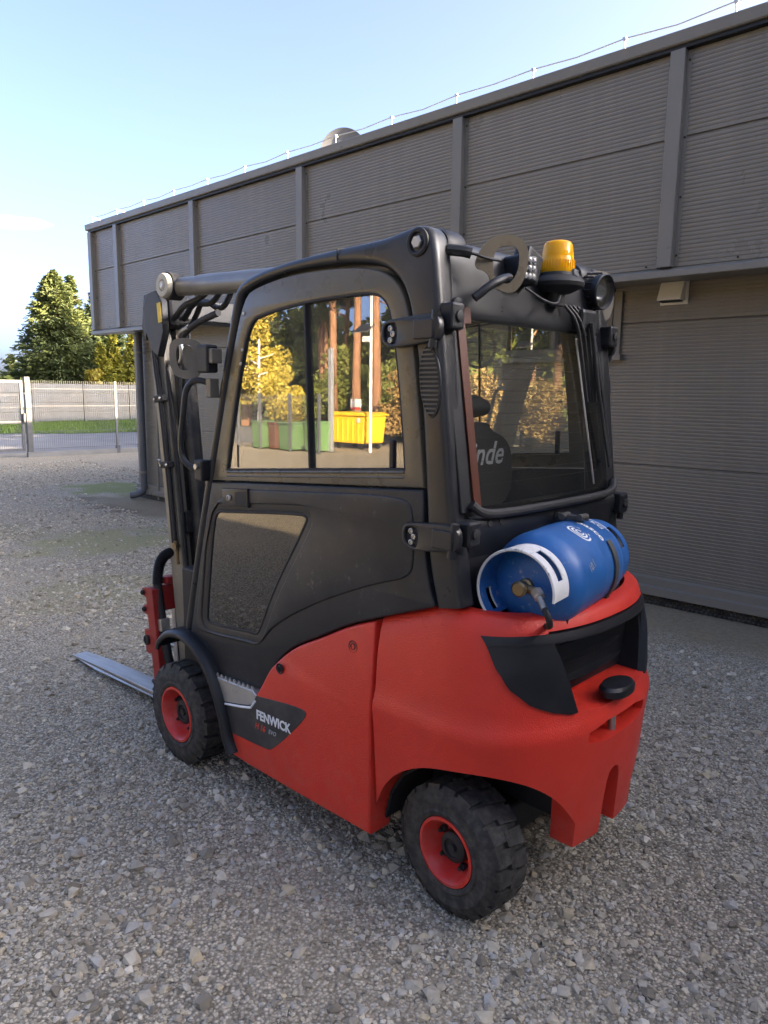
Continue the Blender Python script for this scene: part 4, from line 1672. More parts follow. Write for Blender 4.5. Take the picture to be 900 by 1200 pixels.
# black lining of the duct behind the opening
for s in (1, -1):
    mb = MB()
    for (y, z) in ((.231, .708), (.3025, .948)):
        xs_ = cw_x(y, min(z, .93))
        mb.v += [(-1.664, s * y, z), (xs_ + .003, s * y, z)]
    mb.v += [(x, y - s * .006, z) for x, y, z in mb.v]
    mb.f += [(0, 1, 3, 2), (4, 6, 7, 5), (0, 4, 5, 1), (1, 5, 7, 3), (3, 7, 6, 2), (2, 6, 4, 0)]
    mb.build('duct_lining', 'black_plastic', trim, smooth=0)
mb = MB()
mb.box((-1.690, 0, .938), (.05, .40, .016))
mb.build('duct_lining', 'black_plastic', trim, smooth=0)
# half-round grip of the tow pin on the ledge, pin in the slot
mb = MB()
prof = [(0, 0), (.062, 0), (.070, .008), (.070, .030), (.060, .042), (0, .046)]
mb.lathe(prof, (-1.80, .0, .702), (0, 0, 1), 28)
mb.xform(Matrix.Translation((-1.785, 0, 0)) @ Matrix.Diagonal((.66, 1.20, .85, 1)) @ Matrix.Translation((0, 0, .124)) @ Matrix.Translation((1.80, 0, 0)))
grip = mb.build('tow_grip', 'black_plastic', FL)
MB().tube([(-1.775, .0, .56), (-1.775, .0, .71)], .0125, 12).build('tow_pin', 'zinc', grip)
# back of the wheel housings and steering axle, dark underside
mb = MB()
mb.box((-1.46, 0, .40), (.46, .36, .20))
mb.box((-1.47, 0, .24), (.16, .62, .12))
mb.box((-1.30, 0, .36), (.14, .50, .30))
mb.build('steering_axle', 'black_rubber', FL, smooth=0, bevel=.012)
mb = MB()
mb.box((-.70, 0, .30), (1.0, .74, .22))
mb.box((-.55, 0, .62), (1.25, .90, .50))
mb.box((-.05, 0, .26), (.28, .66, .20))
mb.build('chassis', 'black_rubber', FL, smooth=0, bevel=.01)

# ------------------------------------------------------------------ red side panels
fl = [(-.346, .160), (-1.187, .168, 1), (-1.183, .60, 1), (-1.181, .912, 1), (-1.06, .868), (-.93, .797), (-.80, .735), (-.715, .676), (-.645, .604),
      (-.60, .535, 1), (-.565, .486, 1), (-.300, .45, 1), (-.300, .30), (-.325, .20)]
fl2 = chaikin(fl, 2)
for s in (1, -1):
    o_ = plate(fl2, y=s * .519, thick=.10, r=.010, steps=3, side=s)
    # the panel swells out to a soft crease and falls in above it
    for i, (x, y, z) in enumerate(o_.v):
        k = .0
        cz = .640 + (x + 1.19) * -.05
        if z > cz:
            k = min(z - cz, .045) * .26 + max(0, z - cz - .045) * .05
        o_.v[i] = (x, y - s * k, z)
    sp = o_.build('side_panel', 'red_paint', FL, smooth=40)
    for (bx_, bz_) in ((-.712, .628), (-1.085, .803)):
        yy = s * (.5195 - (.0117 + max(0, bz_ - .685) * .05 if bz_ > .66 else 0.0))
        MB().lathe([(.021, .0012), (.020, .003), (.0135, -.004), (.013, .001), (.009, .003), (.008, -.002), (0, -.002)],
                   (bx_, yy, bz_), (0, s, 0), 20).build('panel_bolt', 'black_rubber', sp)
    # dark lower badge field
    bd = chaikin([(-.322, .445, 1), (-.575, .478, 1), (-.845, .515), (-.872, .488), (-.660, .285), (-.62, .276), (-.318, .262, 1)], 2)
    bo = plate(bd, y=s * .5212, thick=.004, r=.0008, steps=1, side=s).build('badge', 'badge_dark', sp, smooth=0)
    if s == 1:
        M1 = basis((-.668, .5216, .404), (-1, 0, .036), (0, 0, 1))
        text_obj('lettering', 'FENWICK', .051, M1, 'white_print', bo, bold=.0016, sx=.93)
        M2 = basis((-.585, .5216, .353), (-1, 0, .036), (0, 0, 1))
        text_obj('lettering', 'H 16', .034, M2, 'red_print', bo, bold=.0006, shear=.25, sx=.95)
        M3 = basis((-.662, .5216, .356), (-1, 0, .036), (0, 0, 1))
        text_obj('lettering', 'EVO', .024, M3, 'grey_print', bo, bold=.0002, shear=.25)

# silver toothed step in front of the badge
for s in (1, -1):
    st = [(-.262, .478, 1), (-.545, .492, 1), (-.567, .478, 1), (-.535, .432), (-.50, .418), (-.295, .376, 1)]
    so = plate(chaikin(st, 1), y=s * .5235, thick=.06, r=.003, steps=1, side=s).build('step_plate', 'silver_step', FL, smooth=30)
    for k in range(9):
        x = -.285 - k * .030
        MB().prism([(x, .478 + k * .0016), (x - .024, .479 + k * .0016), (x - .012, .497 + k * .0016)], s * .516, s * .521, 'y').build('tooth', 'silver_step', so, smooth=0)
    MB().tube([(-.285, s * .5225, .366), (-.47, s * .5225, .403), (-.530, s * .5225, .418), (-.560, s * .5225, .455)], .005, 8).build('edge_bead', 'white_print', so)

# ------------------------------------------------------------------ front fenders
fp = chaikin([(.150, .505, 1), (.135, .545), (.06, .600), (-.03, .618), (-.10, .612), (-.19, .575), (-.262, .520), (-.322, .440), (-.368, .335), (-.398, .235), (-.428, .195, 1)], 2)
# chaikin closes the outline; keep the open path
for s in (1, -1):
    P = fp
    n = len(P)
    mb = MB()
    sec = []
    for i, (x, z) in enumerate(P):
        a = Vector(P[max(0, i - 1)])
        b = Vector(P[min(n - 1, i + 1)])
        d = (b - a).normalized()
        nn = Vector((d.y, -d.x)) if False else Vector((-d.y, d.x))
        if nn.dot(Vector((x, z - .23))) < 0:
            nn = -nn
        prof = [(.36, -.004), (.36, .004), (.520, .006), (.540, .004), (.553, -.004), (.557, -.014), (.554, -.026), (.544, -.028), (.544, -.014), (.520, -.008)]
        for (yy, h) in prof:
            q = Vector((x, z)) + nn * h
            mb.v.append((q.x, s * yy, q.y))
    k = len(prof)
    for i in range(n - 1):
        for e in range(k):
            e2 = (e + 1) % k
            mb.f.append((i * k + e, i * k + e2, (i + 1) * k + e2, (i + 1) * k + e))
    mb.f.append(tuple(range(k)))
    mb.f.append(tuple((n - 1) * k + e for e in range(k))[::-1])
    mb.build('front_fender', 'black_plastic', FL, smooth=50)

# ------------------------------------------------------------------ wheels
def wheel(name, c, rad, width, rim_r, s, steer=0.0, lugs=20, hub_r=.055):
    """c: centre of the tyre's outer face plane; s: side"""
    w = bpy.data.objects.new(name, None)
    COL.objects.link(w)
    w.parent = FL
    w.location = c
    w.rotation_euler = (0, 0, steer)
    ax = (0, s, 0)
    W = width
    prof = [(rim_r + .004, -.012), (rim_r + .010, .004), (rim_r + .024, .008), (rim_r + .030, .004), (rad * .80, .006), (rad * .84, .002), (rad * .93, -.006),
            (rad * .935, -.014), (rad * .925, -W * .5), (rad * .935, -W + .014), (rad * .90, -W + .004), (rim_r + .01, -W), (rim_r - .02, -W + .02), (rim_r - .004, -.03)]
    mb = MB().lathe(prof, (0, 0, 0), ax, 56, closed=True)
    # tread blocks: two staggered rows with angled bars
    for k in range(lugs):
        for half in (0, 1):
            a0 = 2 * math.pi * (k + .5 * half) / lugs
            da = 2 * math.pi / lugs * .40
            yo, yi = ((.0, -W * .56) if half == 0 else (-W * .44, -W))
            pts = []
            for (yy, shift, rr) in ((yo, 0, 1), (yi, 0, 1)):
                for sgn in (-1, 1):
                    edge = (yy == 0 or yy == -W)
                    sh = .30 * da * (1 if half == 0 else -1) * (0 if edge else 1)
                    for r_ in ((rad * (.915 if edge else .91)), rad * (.992 if edge else 1.0)):
                        an = a0 + sgn * da * (1.0 if edge else .82) + sh
                        y2 = yy + (-.010 if yy == 0 else (.010 if yy == -W else 0)) * (1 if r_ > rad * .96 else .2)
                        pts.append(Vector((math.cos(an) * r_, s * y2, math.sin(an) * r_)))
            # order: outer(-lo,-hi,+lo,+hi) inner(...)
            mb.add(pts, [(0, 2, 3, 1), (4, 5, 7, 6), (1, 3, 7, 5), (0, 1, 5, 4), (2, 6, 7, 3)])
    mb.build('tyre', 'tyre_rubber', w, smooth=28)
    rp_ = [(rim_r + .006, -.004), (rim_r + .006, .004), (rim_r - .004, .006), (rim_r - .012, -.004), (rim_r - .020, -.030), (rim_r - .030, -.058),
           (rim_r * .66, -.066), (rim_r * .60, -.064), (hub_r + .004, -.060), (hub_r, -.066), (0, -.066)]
    rim = MB().lathe(rp_, (0, 0, 0), ax, 48).build('rim', 'red_rim', w, smooth=40)
    hp = [(hub_r, -.066), (hub_r, -.034), (hub_r - .006, -.028), (hub_r * .62, -.026), (hub_r * .58, -.034), (hub_r * .30, -.036), (hub_r * .26, -.026), (0, -.026)]
    MB().lathe(hp, (0, 0, 0), ax, 32).build('hub', 'black_rubber', w, smooth=40)
    for k in range(5):
        a = 2 * math.pi * k / 5 + .5
        rr = (rim_r - .030 + hub_r) * .5 + .004
        c2 = Vector((math.cos(a) * rr, 0, math.sin(a) * rr))
        b_ = MB().lathe([(.0125, -.066), (.0125, -.048), (.0105, -.045), (.007, -.045), (.007, -.032), (0, -.032)], c2, ax, 6)
        b_.build('wheel_nut', 'black_rubber', w, smooth=20)
    return w


wheel('front_wheel', (0.0, .540, .226), .228, .165, .118, 1)
wheel('front_wheel', (0.0, -.540, .226), .228, .165, .118, -1)
wheel('rear_wheel', (-1.470, .463, .213), .215, .150, .106, 1, steer=R(-4), hub_r=.050)
wheel('rear_wheel', (-1.455, -.425, .213), .215, .150, .106, -1, steer=R(-4), hub_r=.050)

# ------------------------------------------------------------------ overhead guard: two side arches joined across
ARCH = [((-.008, .575), (-.056, .570)), ((-.126, 1.002), (-.173, .998)), ((-.217, 1.297), (-.264, 1.294)), ((-.287, 1.520), (-.334, 1.515)),
        ((-.366, 1.782), (-.413, 1.775)), ((-.425, 1.960), (-.468, 1.945)), ((-.446, 2.012), (-.486, 1.990)), ((-.490, 2.040), (-.520, 2.004)),
        ((-.560, 2.056), (-.572, 2.020)), ((-.631, 2.067), (-.636, 2.032)), ((-.772, 2.081), (-.772, 2.048)), ((-1.005, 2.094), (-1.005, 2.046)),
        ((-1.139, 2.096), (-1.139, 2.032)), ((-1.220, 2.100), (-1.205, 2.016)), ((-1.290, 2.112), (-1.252, 1.988)), ((-1.345, 2.118), (-1.284, 1.955)),
        ((-1.385, 2.104), (-1.304, 1.915)), ((-1.402, 2.068), (-1.316, 1.880)), ((-1.412, 2.000), (-1.328, 1.825)), ((-1.436, 1.787), (-1.350, 1.720)),
        ((-1.466, 1.530), (-1.372, 1.530)), ((-1.492, 1.314), (-1.388, 1.330)), ((-1.518, 1.096), (-1.402, 1.150)), ((-1.534, 1.030), (-1.440, 1.012))]


def band_solid(pairs, y0, y1, r=.02, sub=4):
    """a beam following paired edges, its section a rounded box between y0 (outer) and y1"""
    A = chaikin3([(p[0][0], p[0][1], 0) for p in pairs], 2)
    B = chaikin3([(p[1][0], p[1][1], 0) for p in pairs], 2)
    mb = MB()
    sg = 1 if y1 > y0 else -1
    k = None
    for a_, b_ in zip(A, B):
        w = (b_ - a_)
        W_ = w.length
        u = w / W_
        rr = min(r, W_ * .48, abs(y1 - y0) * .48)
        sec = []
        for (cx_, cy_, t0) in ((rr, rr, 180), (W_ - rr, rr, 270), (W_ - rr, abs(y1 - y0) - rr, 0), (rr, abs(y1 - y0) - rr, 90)):
            for q in range(sub + 1):
                t = R(t0 + 90 * q / sub)
                sec.append((cx_ + rr * math.cos(t), cy_ + rr * math.sin(t)))
        k = len(sec)
        for (e, d) in sec:
            p = a_ + u * e
            mb.v.append((p.x, y0 + sg * d, p.y))
    n_ = len(A)
    for i in range(n_ - 1):
        for e in range(k):
            e2 = (e + 1) % k
            mb.f.append((i * k + e, i * k + e2, (i + 1) * k + e2, (i + 1) * k + e))
    mb.f.append(tuple(range(k)))
    mb.f.append(tuple((n_ - 1) * k + e for e in range(k))[::-1])
    return mb


TZ1, TZ2 = 2.068, 2.015
for s in (1, -1):
    ga = band_solid(ARCH, s * SY, s * (SY - .080), .024, 6).build('guard_arch', 'cab_paint', FL, smooth=45)
    # louvred oval vent on the rear post
    ov = [(-1.402 + .040 * math.cos(t) + .010 * math.sin(t), 1.678 + .104 * math.sin(t)) for t in [2 * math.pi * k / 36 for k in range(36)]]
    vf = plate(ov, [offset(ov, .007)], y=s * (SY + .0035), thick=.006, r=.002, steps=1, side=s).build('vent_rim', 'black_plastic', ga, smooth=30)
    plate(offset(ov, .0065), y=s * (SY + .0012), thick=.003, r=.0004, steps=1, side=s).build('vent_back', 'black_rubber', ga, smooth=0)
    for k in range(15):
        z = 1.588 + k * .0128
        q = math.sqrt(max(0, 1 - ((z - 1.678) / .097) ** 2))
        cxv = -1.400 + .010 * (z - 1.678) / .098
        if q > .12:
            MB().box((cxv, s * (SY + .0030), z), (.071 * q, .005, .0045), Matrix.Rotation(R(-14 * s), 3, 'X')).build('louvre', 'bracket_grey', ga, smooth=0)
    # roof boss: hex bolt in a socket outside, thick bush inside
    MB().lathe([(.040, 0), (.040, .006), (.034, .010), (.028, .008), (.026, -.004), (0, -.004)], (-1.345, s * (SY - .001), 2.068), (0, s, 0), 32).build('boss', 'black_rubber', ga, smooth=40)
    MB().lathe([(.019, -.004), (.019, .008), (.016, .011), (0, .011)], (-1.345, s * SY, 2.068), (0, s, 0), 6).build('boss_bolt', 'zinc', ga, smooth=20)
    MB().lathe([(.046, -.08), (.050, -.09), (.050, -.15), (.046, -.165), (.030, -.170), (0, -.170)], (-1.345, s * SY, 2.068), (0, s, 0), 28).build('bush', 'black_plastic', ga, smooth=40)
    # tilt cylinder lying under the roof edge, from the mast head back to the boss
    tcyl = MB().tube([(.055, s * .425, 2.074), (-.10, s * .425, TZ1), (-.105, s * .425, TZ1), (-1.30, s * .425, TZ2)], [.038, .038, .041, .041], 20)
    tco = tcyl.build('tilt_cylinder', 'bracket_grey', FL, smooth=40)
    MB().lathe([(.0, .035), (.018, .035), (.022, .028), (.024, .034), (.046, .034), (.050, .028), (.050, .012), (.046, .008)], (.092, s * .455, 2.078), (0, s, 0), 28).build('rod_end', 'cream_cap', tco, smooth=40)
    MB().lathe([(.056, -.05), (.056, .010), (.05, .012), (0, .012)], (.092, s * .455, 2.078), (0, s, 0), 28).build('rod_eye', 'black_rubber', tco, smooth=40)
    MB().lathe([(.0, .037), (.012, .037), (.012, .028)], (.092, s * .455, 2.078), (0, s, 0), 14).build('pin_head', 'zinc', tco)
    # roof seam collar
    MB().tube([(-1.005, s * (SY + .0015), 2.050), (-1.008, s * (SY + .0015), 2.088), (-1.010, s * (SY - .03), 2.0945)], .0022, 6).build('seam', 'black_rubber', ga)

# cross members and roof sheet
mb = MB()
prof = chaikin([(-1.30, 2.050), (-1.33, 2.092), (-1.385, 2.085), (-1.402, 2.03), (-1.416, 1.93), (-1.425, 1.86), (-1.395, 1.86), (-1.37, 1.95), (-1.335, 2.02)], 2)
mb.prism(prof, -.45, .45, 'y')
rc = mb.build('rear_crossbeam', 'cab_paint', FL, smooth=50)
MB().prism(chaikin([(-.44, 1.985), (-.45, 2.03), (-.50, 2.05), (-.54, 2.02), (-.50, 1.97)], 2), -.44, .44, 'y').build('front_crossbeam', 'cab_paint', FL, smooth=50)
mb = MB()
mb.box((-.92, 0, 2.045), (.80, .84, .012))
mb.build('roof_sheet', 'black_plastic', FL, smooth=0)
for k in range(5):
    MB().box((-.92, -.30 + k * .15, 2.066), (.82, .035, .03)).build('roof_bar', 'cab_paint', FL, smooth=0, bevel=.006)
# rear frame below the window, rear pillars are the arches
mb = MB()
mb.prism(chaikin([(-1.50, 1.300, 1), (-1.560, 1.285), (-1.572, 1.25), (-1.545, 1.17), (-1.50, .93, 1), (-1.40, .93, 1), (-1.44, 1.20)], 1), -.44, .44, 'y')
rf = mb.build('rear_panel', 'black_plastic', FL, smooth=40)
MB().tube(chaikin3([(-1.555, .435, 1.325), (-1.575, .40, 1.292), (-1.585, .20, 1.288), (-1.585, -.20, 1.288), (-1.575, -.40, 1.292), (-1.555, -.44, 1.33)], 2), .014, 10).build('sill_bead', 'black_rubber', rf)
mb = MB()
for y in (.36, .30):
    mb.lathe([(.011, 0), (.011, .006), (0, .006)], (-1.565, y, 1.262), (-1, 0, .1), 10)
mb.build('panel_bolts', 'black_rubber', rf)
# rear pane: slightly bowed
mb = MB()
NY, NZ = 12, 4
for i in range(NY + 1):
    y = .415 - .83 * i / NY
    for j in range(NZ + 1):
        z = 1.305 + (1.865 - 1.305) * j / NZ
        x = -1.545 + (z - 1.305) * .150 - .012 * (1 - (y / .42) ** 2)
        mb.v.append((x, y, z))
for i in range(NY):
    for j in range(NZ):
        mb.f.append((i * (NZ + 1) + j, (i + 1) * (NZ + 1) + j, (i + 1) * (NZ + 1) + j + 1, i * (NZ + 1) + j + 1))
rw = mb.build('rear_window', 'rear_glass', FL, smooth=60)
# heating lines on the pane
for k in range(13):
    z = 1.375 + k * .035
    P = []
    for i in range(9):
        y = .36 - .70 * i / 8
        P.append((-1.545 + (z - 1.305) * .150 - .012 * (1 - (y / .42) ** 2) + .002, y, z))
    MB().tube(P, .0006, 4).build('heating_line', 'black_rubber', rw)
# black printed surround and the red-brown side strip
for s in (1, -1):
    mb = MB().prism([(-1.548, 1.300), (-1.462, 1.872), (-1.440, 1.872), (-1.526, 1.300)], s * .415, s * .47, 'y')
    mb.build('pillar_filler', 'black_plastic', FL, smooth=0, bevel=.003)
mb = MB()
mb.add([(-1.5535, .418, 1.312), (-1.5545, .385, 1.312), (-1.4725, .385, 1.848), (-1.4715, .418, 1.848), (-1.466, .400, 1.895), (-1.4655, .352, 1.895), (-1.4715, .352, 1.850)], [(0, 1, 2, 3), (3, 2, 6, 5, 4)])
mb.v += [(x + .006, y, z) for x, y, z in mb.v]
mb.f += [(7, 10, 9, 8), (10, 11, 12, 13, 9)]
mb.build('side_strip', 'strip_red', FL, smooth=0)
for s in (1, -1):
    for z in (1.86, 1.245):
        x = -1.478 - (1.787 - z) * .13 - .012
        ob = MB().box((x - .006, s * .465, z), (.055, .055, .075)).build('hinge_block', 'black_plastic', FL, smooth=0, bevel=.008)
        MB().lathe([(.016, 0), (.016, .006), (.010, .008), (0, .008)], (x - .034, s * .465, z), (-1, 0, 0), 16).build('bolt', 'black_rubber', ob)
# rear light stalk strip left under the roof
mb = MB().lathe([(.022, 0), (.022, .012), (.016, .016), (0, .016)], (-1.470, .425, 1.895), (-1, .2, 0), 18)
mb.build('sensor_cap', 'black_rubber', FL)

for o in FL.children:
    if o.name.split('.')[0] in ('rear_panel', 'rear_window', 'pillar_filler', 'side_strip', 'hinge_block', 'sensor_cap'):
        o.location.x = .045

# ------------------------------------------------------------------ doors
glass_l = [(-.526, 1.897), (-.628, 1.920), (-.847, 1.942), (-1.026, 1.947), (-1.14, 1.948), (-1.202, 1.933), (-1.238, 1.884), (-1.269, 1.721), (-1.294, 1.519), (-1.304, 1.414, 1),
           (-.365, 1.340, 1), (-.405, 1.51), (-.468, 1.733)]
gl = chaikin([(*p[:2], (p[2] if len(p) > 2 else 0)) for p in glass_l], 2)
up_out = chaikin([(-.500, 1.984), (-.581, 2.012), (-.772, 2.036), (-1.005, 2.034), (-1.139, 2.020), (-1.224, 1.995), (-1.275, 1.950), (-1.303, 1.891), (-1.340, 1.720), (-1.377, 1.398), (-1.380, 1.366, 1),
                  (-.268, 1.291, 1), (-.337, 1.515), (-.417, 1.775)], 2)
low_out = chaikin([(-.264, 1.286, 1), (-1.381, 1.361, 1), (-1.386, 1.193), (-1.418, 1.045), (-1.440, 1.014), (-1.40, 1.000), (-1.19, .924), (-1.06, .874), (-.93, .803),
                   (-.80, .741), (-.718, .684), (-.65, .610), (-.605, .540), (-.560, .498, 1), (-.30, .486, 1), (-.18, .528), (-.062, .574, 1), (-.175, 1.0)], 2)
lw = chaikin([(-.270, 1.130), (-.300, 1.172), (-.36, 1.176), (-.80, 1.222), (-.856, 1.216), (-.840, 1.180), (-.658, .915), (-.575, .748), (-.548, .712), (-.50, .714), (-.235, .684), (-.198, .695), (-.204, .745), (-.242, .983)], 2)
crease = [(-.30, 1.262), (-.80, 1.300), (-1.300, 1.338), (-1.345, 1.30), (-1.352, 1.16), (-1.340, 1.085), (-1.19, 1.040), (-.943, .936), (-.756, .837), (-.640, .760), (-.590, .700), (-.545, .672), (-.50, .668), (-.20, .640),
          (-.125, .640), (-.130, .700), (-.200, 1.0)]
cr = chaikin(crease, 2)
for s in (1, -1):
    door = bpy.data.objects.new('door', None)
    COL.objects.link(door)
    door.parent = FL
    plate(up_out, [gl], y=s * (SY - .004), thick=.034, r=.006, steps=3, side=s).build('window_frame', 'warm_lit_paint', door, smooth=40)
    plate(low_out, [lw], y=s * (SY - .002), thick=.034, r=.008, steps=3, side=s).build('lower_panel', 'door_paint', door, smooth=40)
    plate(cr, [offset(lw, -.030)], y=s * (SY + .0035), thick=.010, r=.006, steps=3, side=s).build('pressed_field', 'door_paint', door, smooth=40)
    plate(offset(lw, -.004), [offset(lw, .007)], y=s * (SY - .001), thick=.012, r=.003, steps=2, side=s).build('window_seal', 'black_rubber', door, smooth=40)
    plate(offset(lw, .002), y=s * (SY - .006), thick=.004, r=.0005, steps=1, side=s).build('lower_window', 'dark_glass', door, smooth=0)
    # two sliding panes with a black bar between them
    cut_x = lambda z: -.833 - (1.947 - z) * .042
    front = [p for p in gl]

    def clip(poly, left):
        out = []
        nn = len(poly)
        for i in range(nn):
            a, b = poly[i], poly[(i + 1) % nn]
            fa = a[0] - cut_x(a[1])
            fb = b[0] - cut_x(b[1])
            if left:
                fa, fb = -fa, -fb
            if fa >= 0:
                out.append(a)
            if fa * fb < 0:
                t = fa / (fa - fb)
                out.append((a[0] + (b[0] - a[0]) * t, a[1] + (b[1] - a[1]) * t))
        return out
    go_ = offset(gl, -.004)
    plate(clip(go_, False), y=s * (SY - .014), thick=.004, r=.0004, steps=1, side=s).build('window_pane', 'door_glass' if s == 1 else 'far_door_glass', door, smooth=0)
    plate(clip(go_, True), y=s * (SY - .022), thick=.004, r=.0004, steps=1, side=s).build('window_pane', 'door_glass' if s == 1 else 'far_door_glass', door, smooth=0)
    plate(offset(gl, -.003), [offset(gl, .0055)], y=s * (SY - .0055), thick=.014, r=.002, steps=1, side=s).build('window_gasket', 'black_rubber', door, smooth=40)
    MB().prism([(cut_x(1.943) - .005, 1.943), (cut_x(1.943) + .005, 1.943), (cut_x(1.37) + .005, 1.374), (cut_x(1.37) - .006, 1.373)], s * (SY - .008), s * (SY - .026), 'y').build('centre_bar', 'black_rubber', door, smooth=0, bevel=.002)
    for x, z in ((-.432, 1.398), (-1.238, 1.458)):
        MB().box((x, s * (SY - .020), z), (.020, .014, .090)).build('slide_grip', 'black_plastic', door, smooth=0, bevel=.005)
    # sill rail under the panes
    for dz, rr in ((-.004, .006), (-.020, .0045)):
        MB().tube([(-.372, s * (SY - .006), 1.337 + dz), (-1.302, s * (SY - .006), 1.411 + dz)], rr, 8).build('sill_rail', 'warm_lit_paint', door)
    for (x, z) in ((-.487, 1.795), (-.475, 1.745), (-.500, 1.925)):
        MB().lathe([(.007, 0), (.006, .003), (0, .004)], (x, s * (SY - .004), z), (0, s, 0), 12).build('screw', 'zinc', door)
    # latch: recessed handle plate with key barrel
    lt = plate([(-.352, 1.268), (-.356, 1.203), (-.522, 1.210), (-.520, 1.281)], y=s * (SY + .011), thick=.014, r=.004, steps=2, side=s).build('door_handle', 'cab_paint', door, smooth=40)
    plate([(-.440, 1.262), (-.440, 1.216), (-.510, 1.219), (-.510, 1.270)], y=s * (SY + .0122), thick=.004, r=.001, steps=1, side=s).build('recess', 'black_rubber', door, smooth=0)
    MB().lathe([(.013, 0), (.012, .005), (.008, .007), (.007, .003), (0, .003)], (-.405, s * (SY + .012), 1.236), (0, s, 0), 18).build('key_barrel', 'zinc', door)
    # strap hinges reaching from the rear post onto the door
    for (hz, x0, x1, tilt) in ((1.822, -1.222, -1.448, .10), (1.226, -1.318, -1.535, .13)):
        hl = [(x0, hz - .030), (x0, hz + .018), (x0 - .02, hz + .036), (x1 + .05, hz + .036 - (x1 - x0) * tilt * .4), (x1, hz + .030 - (x1 - x0) * tilt * .4), (x1, hz - .034 - (x1 - x0) * tilt * .2),
              (x1 + .05, hz - .040 - (x1 - x0) * tilt * .2), (x0 - .04, hz - .050)]
        hl = chaikin(hl, 2)
        rec = chaikin([(x0 - .012, hz - .022), (x0 - .012, hz + .014), (x0 - .028, hz + .024), (x0 - .064, hz + .024), (x0 - .064, hz - .034), (x0 - .040, hz - .036)], 1)
        h_ = plate(hl, [rec], y=s * (SY + .022), thick=.022, r=.005, steps=2, side=s).build('hinge', 'cab_paint', door, smooth=40)
        plate(offset(rec, -.002), y=s * (SY + .010), thick=.010, r=.001, steps=1, side=s).build('hinge_seat', 'black_rubber', door, smooth=0)
        for (bx_, bz_) in ((-.026, .010), (-.036, -.006), (-.026, -.024)):
            MB().lathe([(.009, 0), (.009, .008), (.006, .009), (.005, .006), (0, .006)], (x0 + bx_ - .008, s * (SY + .010), hz + bz_), (0, s, 0), 12).build('hinge_screw', 'zinc', door)
        kx = x1 + .030
        MB().tube([(kx, s * (SY + .014), hz - .050), (kx - .012, s * (SY + .014), hz + .052)], .013, 12).build('hinge_pin', 'cab_paint', door)
        MB().box((x1 + .055, s * (SY + .023), hz + .002), (.075, .014, .056)).build('hinge_cap', 'cab_paint', door, smooth=0, bevel=.004)

# ------------------------------------------------------------------ cab inside
MB().box((-.68, 0, .80), (1.05, .86, .03)).build('cab_floor', 'black_rubber', FL, smooth=0)
mb = MB()
mb.box((-1.25, 0, 1.02), (.50, .90, .34))
mb.build('engine_cover', 'black_plastic', FL, smooth=0, bevel=.03)
seat = bpy.data.objects.new('seat', None)
COL.objects.link(seat)
seat.parent = FL
mb = MB()
mb.box((-.90, 0, 1.18), (.50, .48, .13))
mb.build('cushion', 'seat_fabric', seat, smooth=40, bevel=.04, seg=3)
sb = chaikin([(.25, 1.20), (.258, 1.42), (.20, 1.485), (.11, 1.512), (.09, 1.545), (-.09, 1.545), (-.11, 1.512), (-.20, 1.485), (-.258, 1.42), (-.25, 1.20)], 2)
mb = MB().prism([(y, z) for y, z in sb], -1.10, -1.18, 'x')
bk_ = mb.build('backrest', 'seat_fabric', seat, smooth=40, bevel=.022, seg=3)
mb = MB()
mb.tube([(-1.14, .115, 1.595), (-1.14, .05, 1.600), (-1.14, -.05, 1.600), (-1.14, -.115, 1.595)], [.030, .042, .042, .030], 14)
mb.build('headrest', 'seat_fabric', seat, smooth=60)
text_obj('lettering', 'Linde', .120, basis((-1.1815, -.055, 1.424), (0, -1, 0), (0, 0, 1)), 'grey_print', bk_, bold=.0015, shear=.30)
mb = MB().box((-1.46, -.05, 1.245), (.04, .26, .11))
mb.build('console_pocket', 'black_plastic', FL, smooth=0, bevel=.01)
# steering column, wheel, levers
sw = MB().tube([(-.30, .02, .85), (-.50, .02, 1.22)], .04, 12).build('steering_column', 'black_plastic', FL)
axs = Vector((-.5, 0, .86)).normalized()
tor = [(.155 + .013 * math.cos(t), .013 * math.sin(t)) for t in [2 * math.pi * k / 10 for k in range(10)]]
MB().lathe(tor, (-.51, .02, 1.25), axs, 36, closed=True).build('steering_wheel', 'black_rubber', sw, smooth=60)
lv = MB().tube([(-1.0, -.33, 1.25), (-1.02, -.345, 1.40)], .012, 10)
lv.tube([(-1.02, -.345, 1.39), (-1.025, -.347, 1.46)], [.02, .024], 12)
lv.build('control_lever', 'black_plastic', FL)
# round cab fan under the roof
fa = MB().lathe([(.088 + .008 * math.cos(t), .008 * math.sin(t)) for t in [2 * math.pi * k / 8 for k in range(8)]], (-.60, -.18, 1.86), (.3, 1, 0), 32, closed=True)
for k in range(6):
    a = k * math.pi / 3
    fa.tube([(-.60, -.18, 1.86), (-.60 + .087 * math.cos(a), -.18 - .026 * math.cos(a), 1.86 + .087 * math.sin(a))], .005, 5)
fa.tube([(-.60, -.20, 1.95), (-.60, -.19, 2.02)], .015, 8)
fa.build('cab_fan', 'black_plastic', FL)
# windscreen
mb = MB()
mb.add([(-.275, .42, 1.30), (-.275, -.42, 1.30), (-.455, -.42, 1.98), (-.455, .42, 1.98)], [(0, 1, 2, 3)])
mb.build('windscreen', 'rear_glass', FL, smooth=0)
mb = MB()
mb.add([(-.06, .42, .60), (-.06, -.42, .60), (-.275, -.42, 1.30), (-.275, .42, 1.30)], [(0, 1, 2, 3)])
mb.v += [(x - .03, y, z) for x, y, z in mb.v]
mb.f += [(7, 6, 5, 4), (0, 4, 5, 1), (1, 5, 6, 2), (2, 6, 7, 3), (3, 7, 4, 0)]
mb.build('dashboard_wall', 'black_plastic', FL, smooth=0)

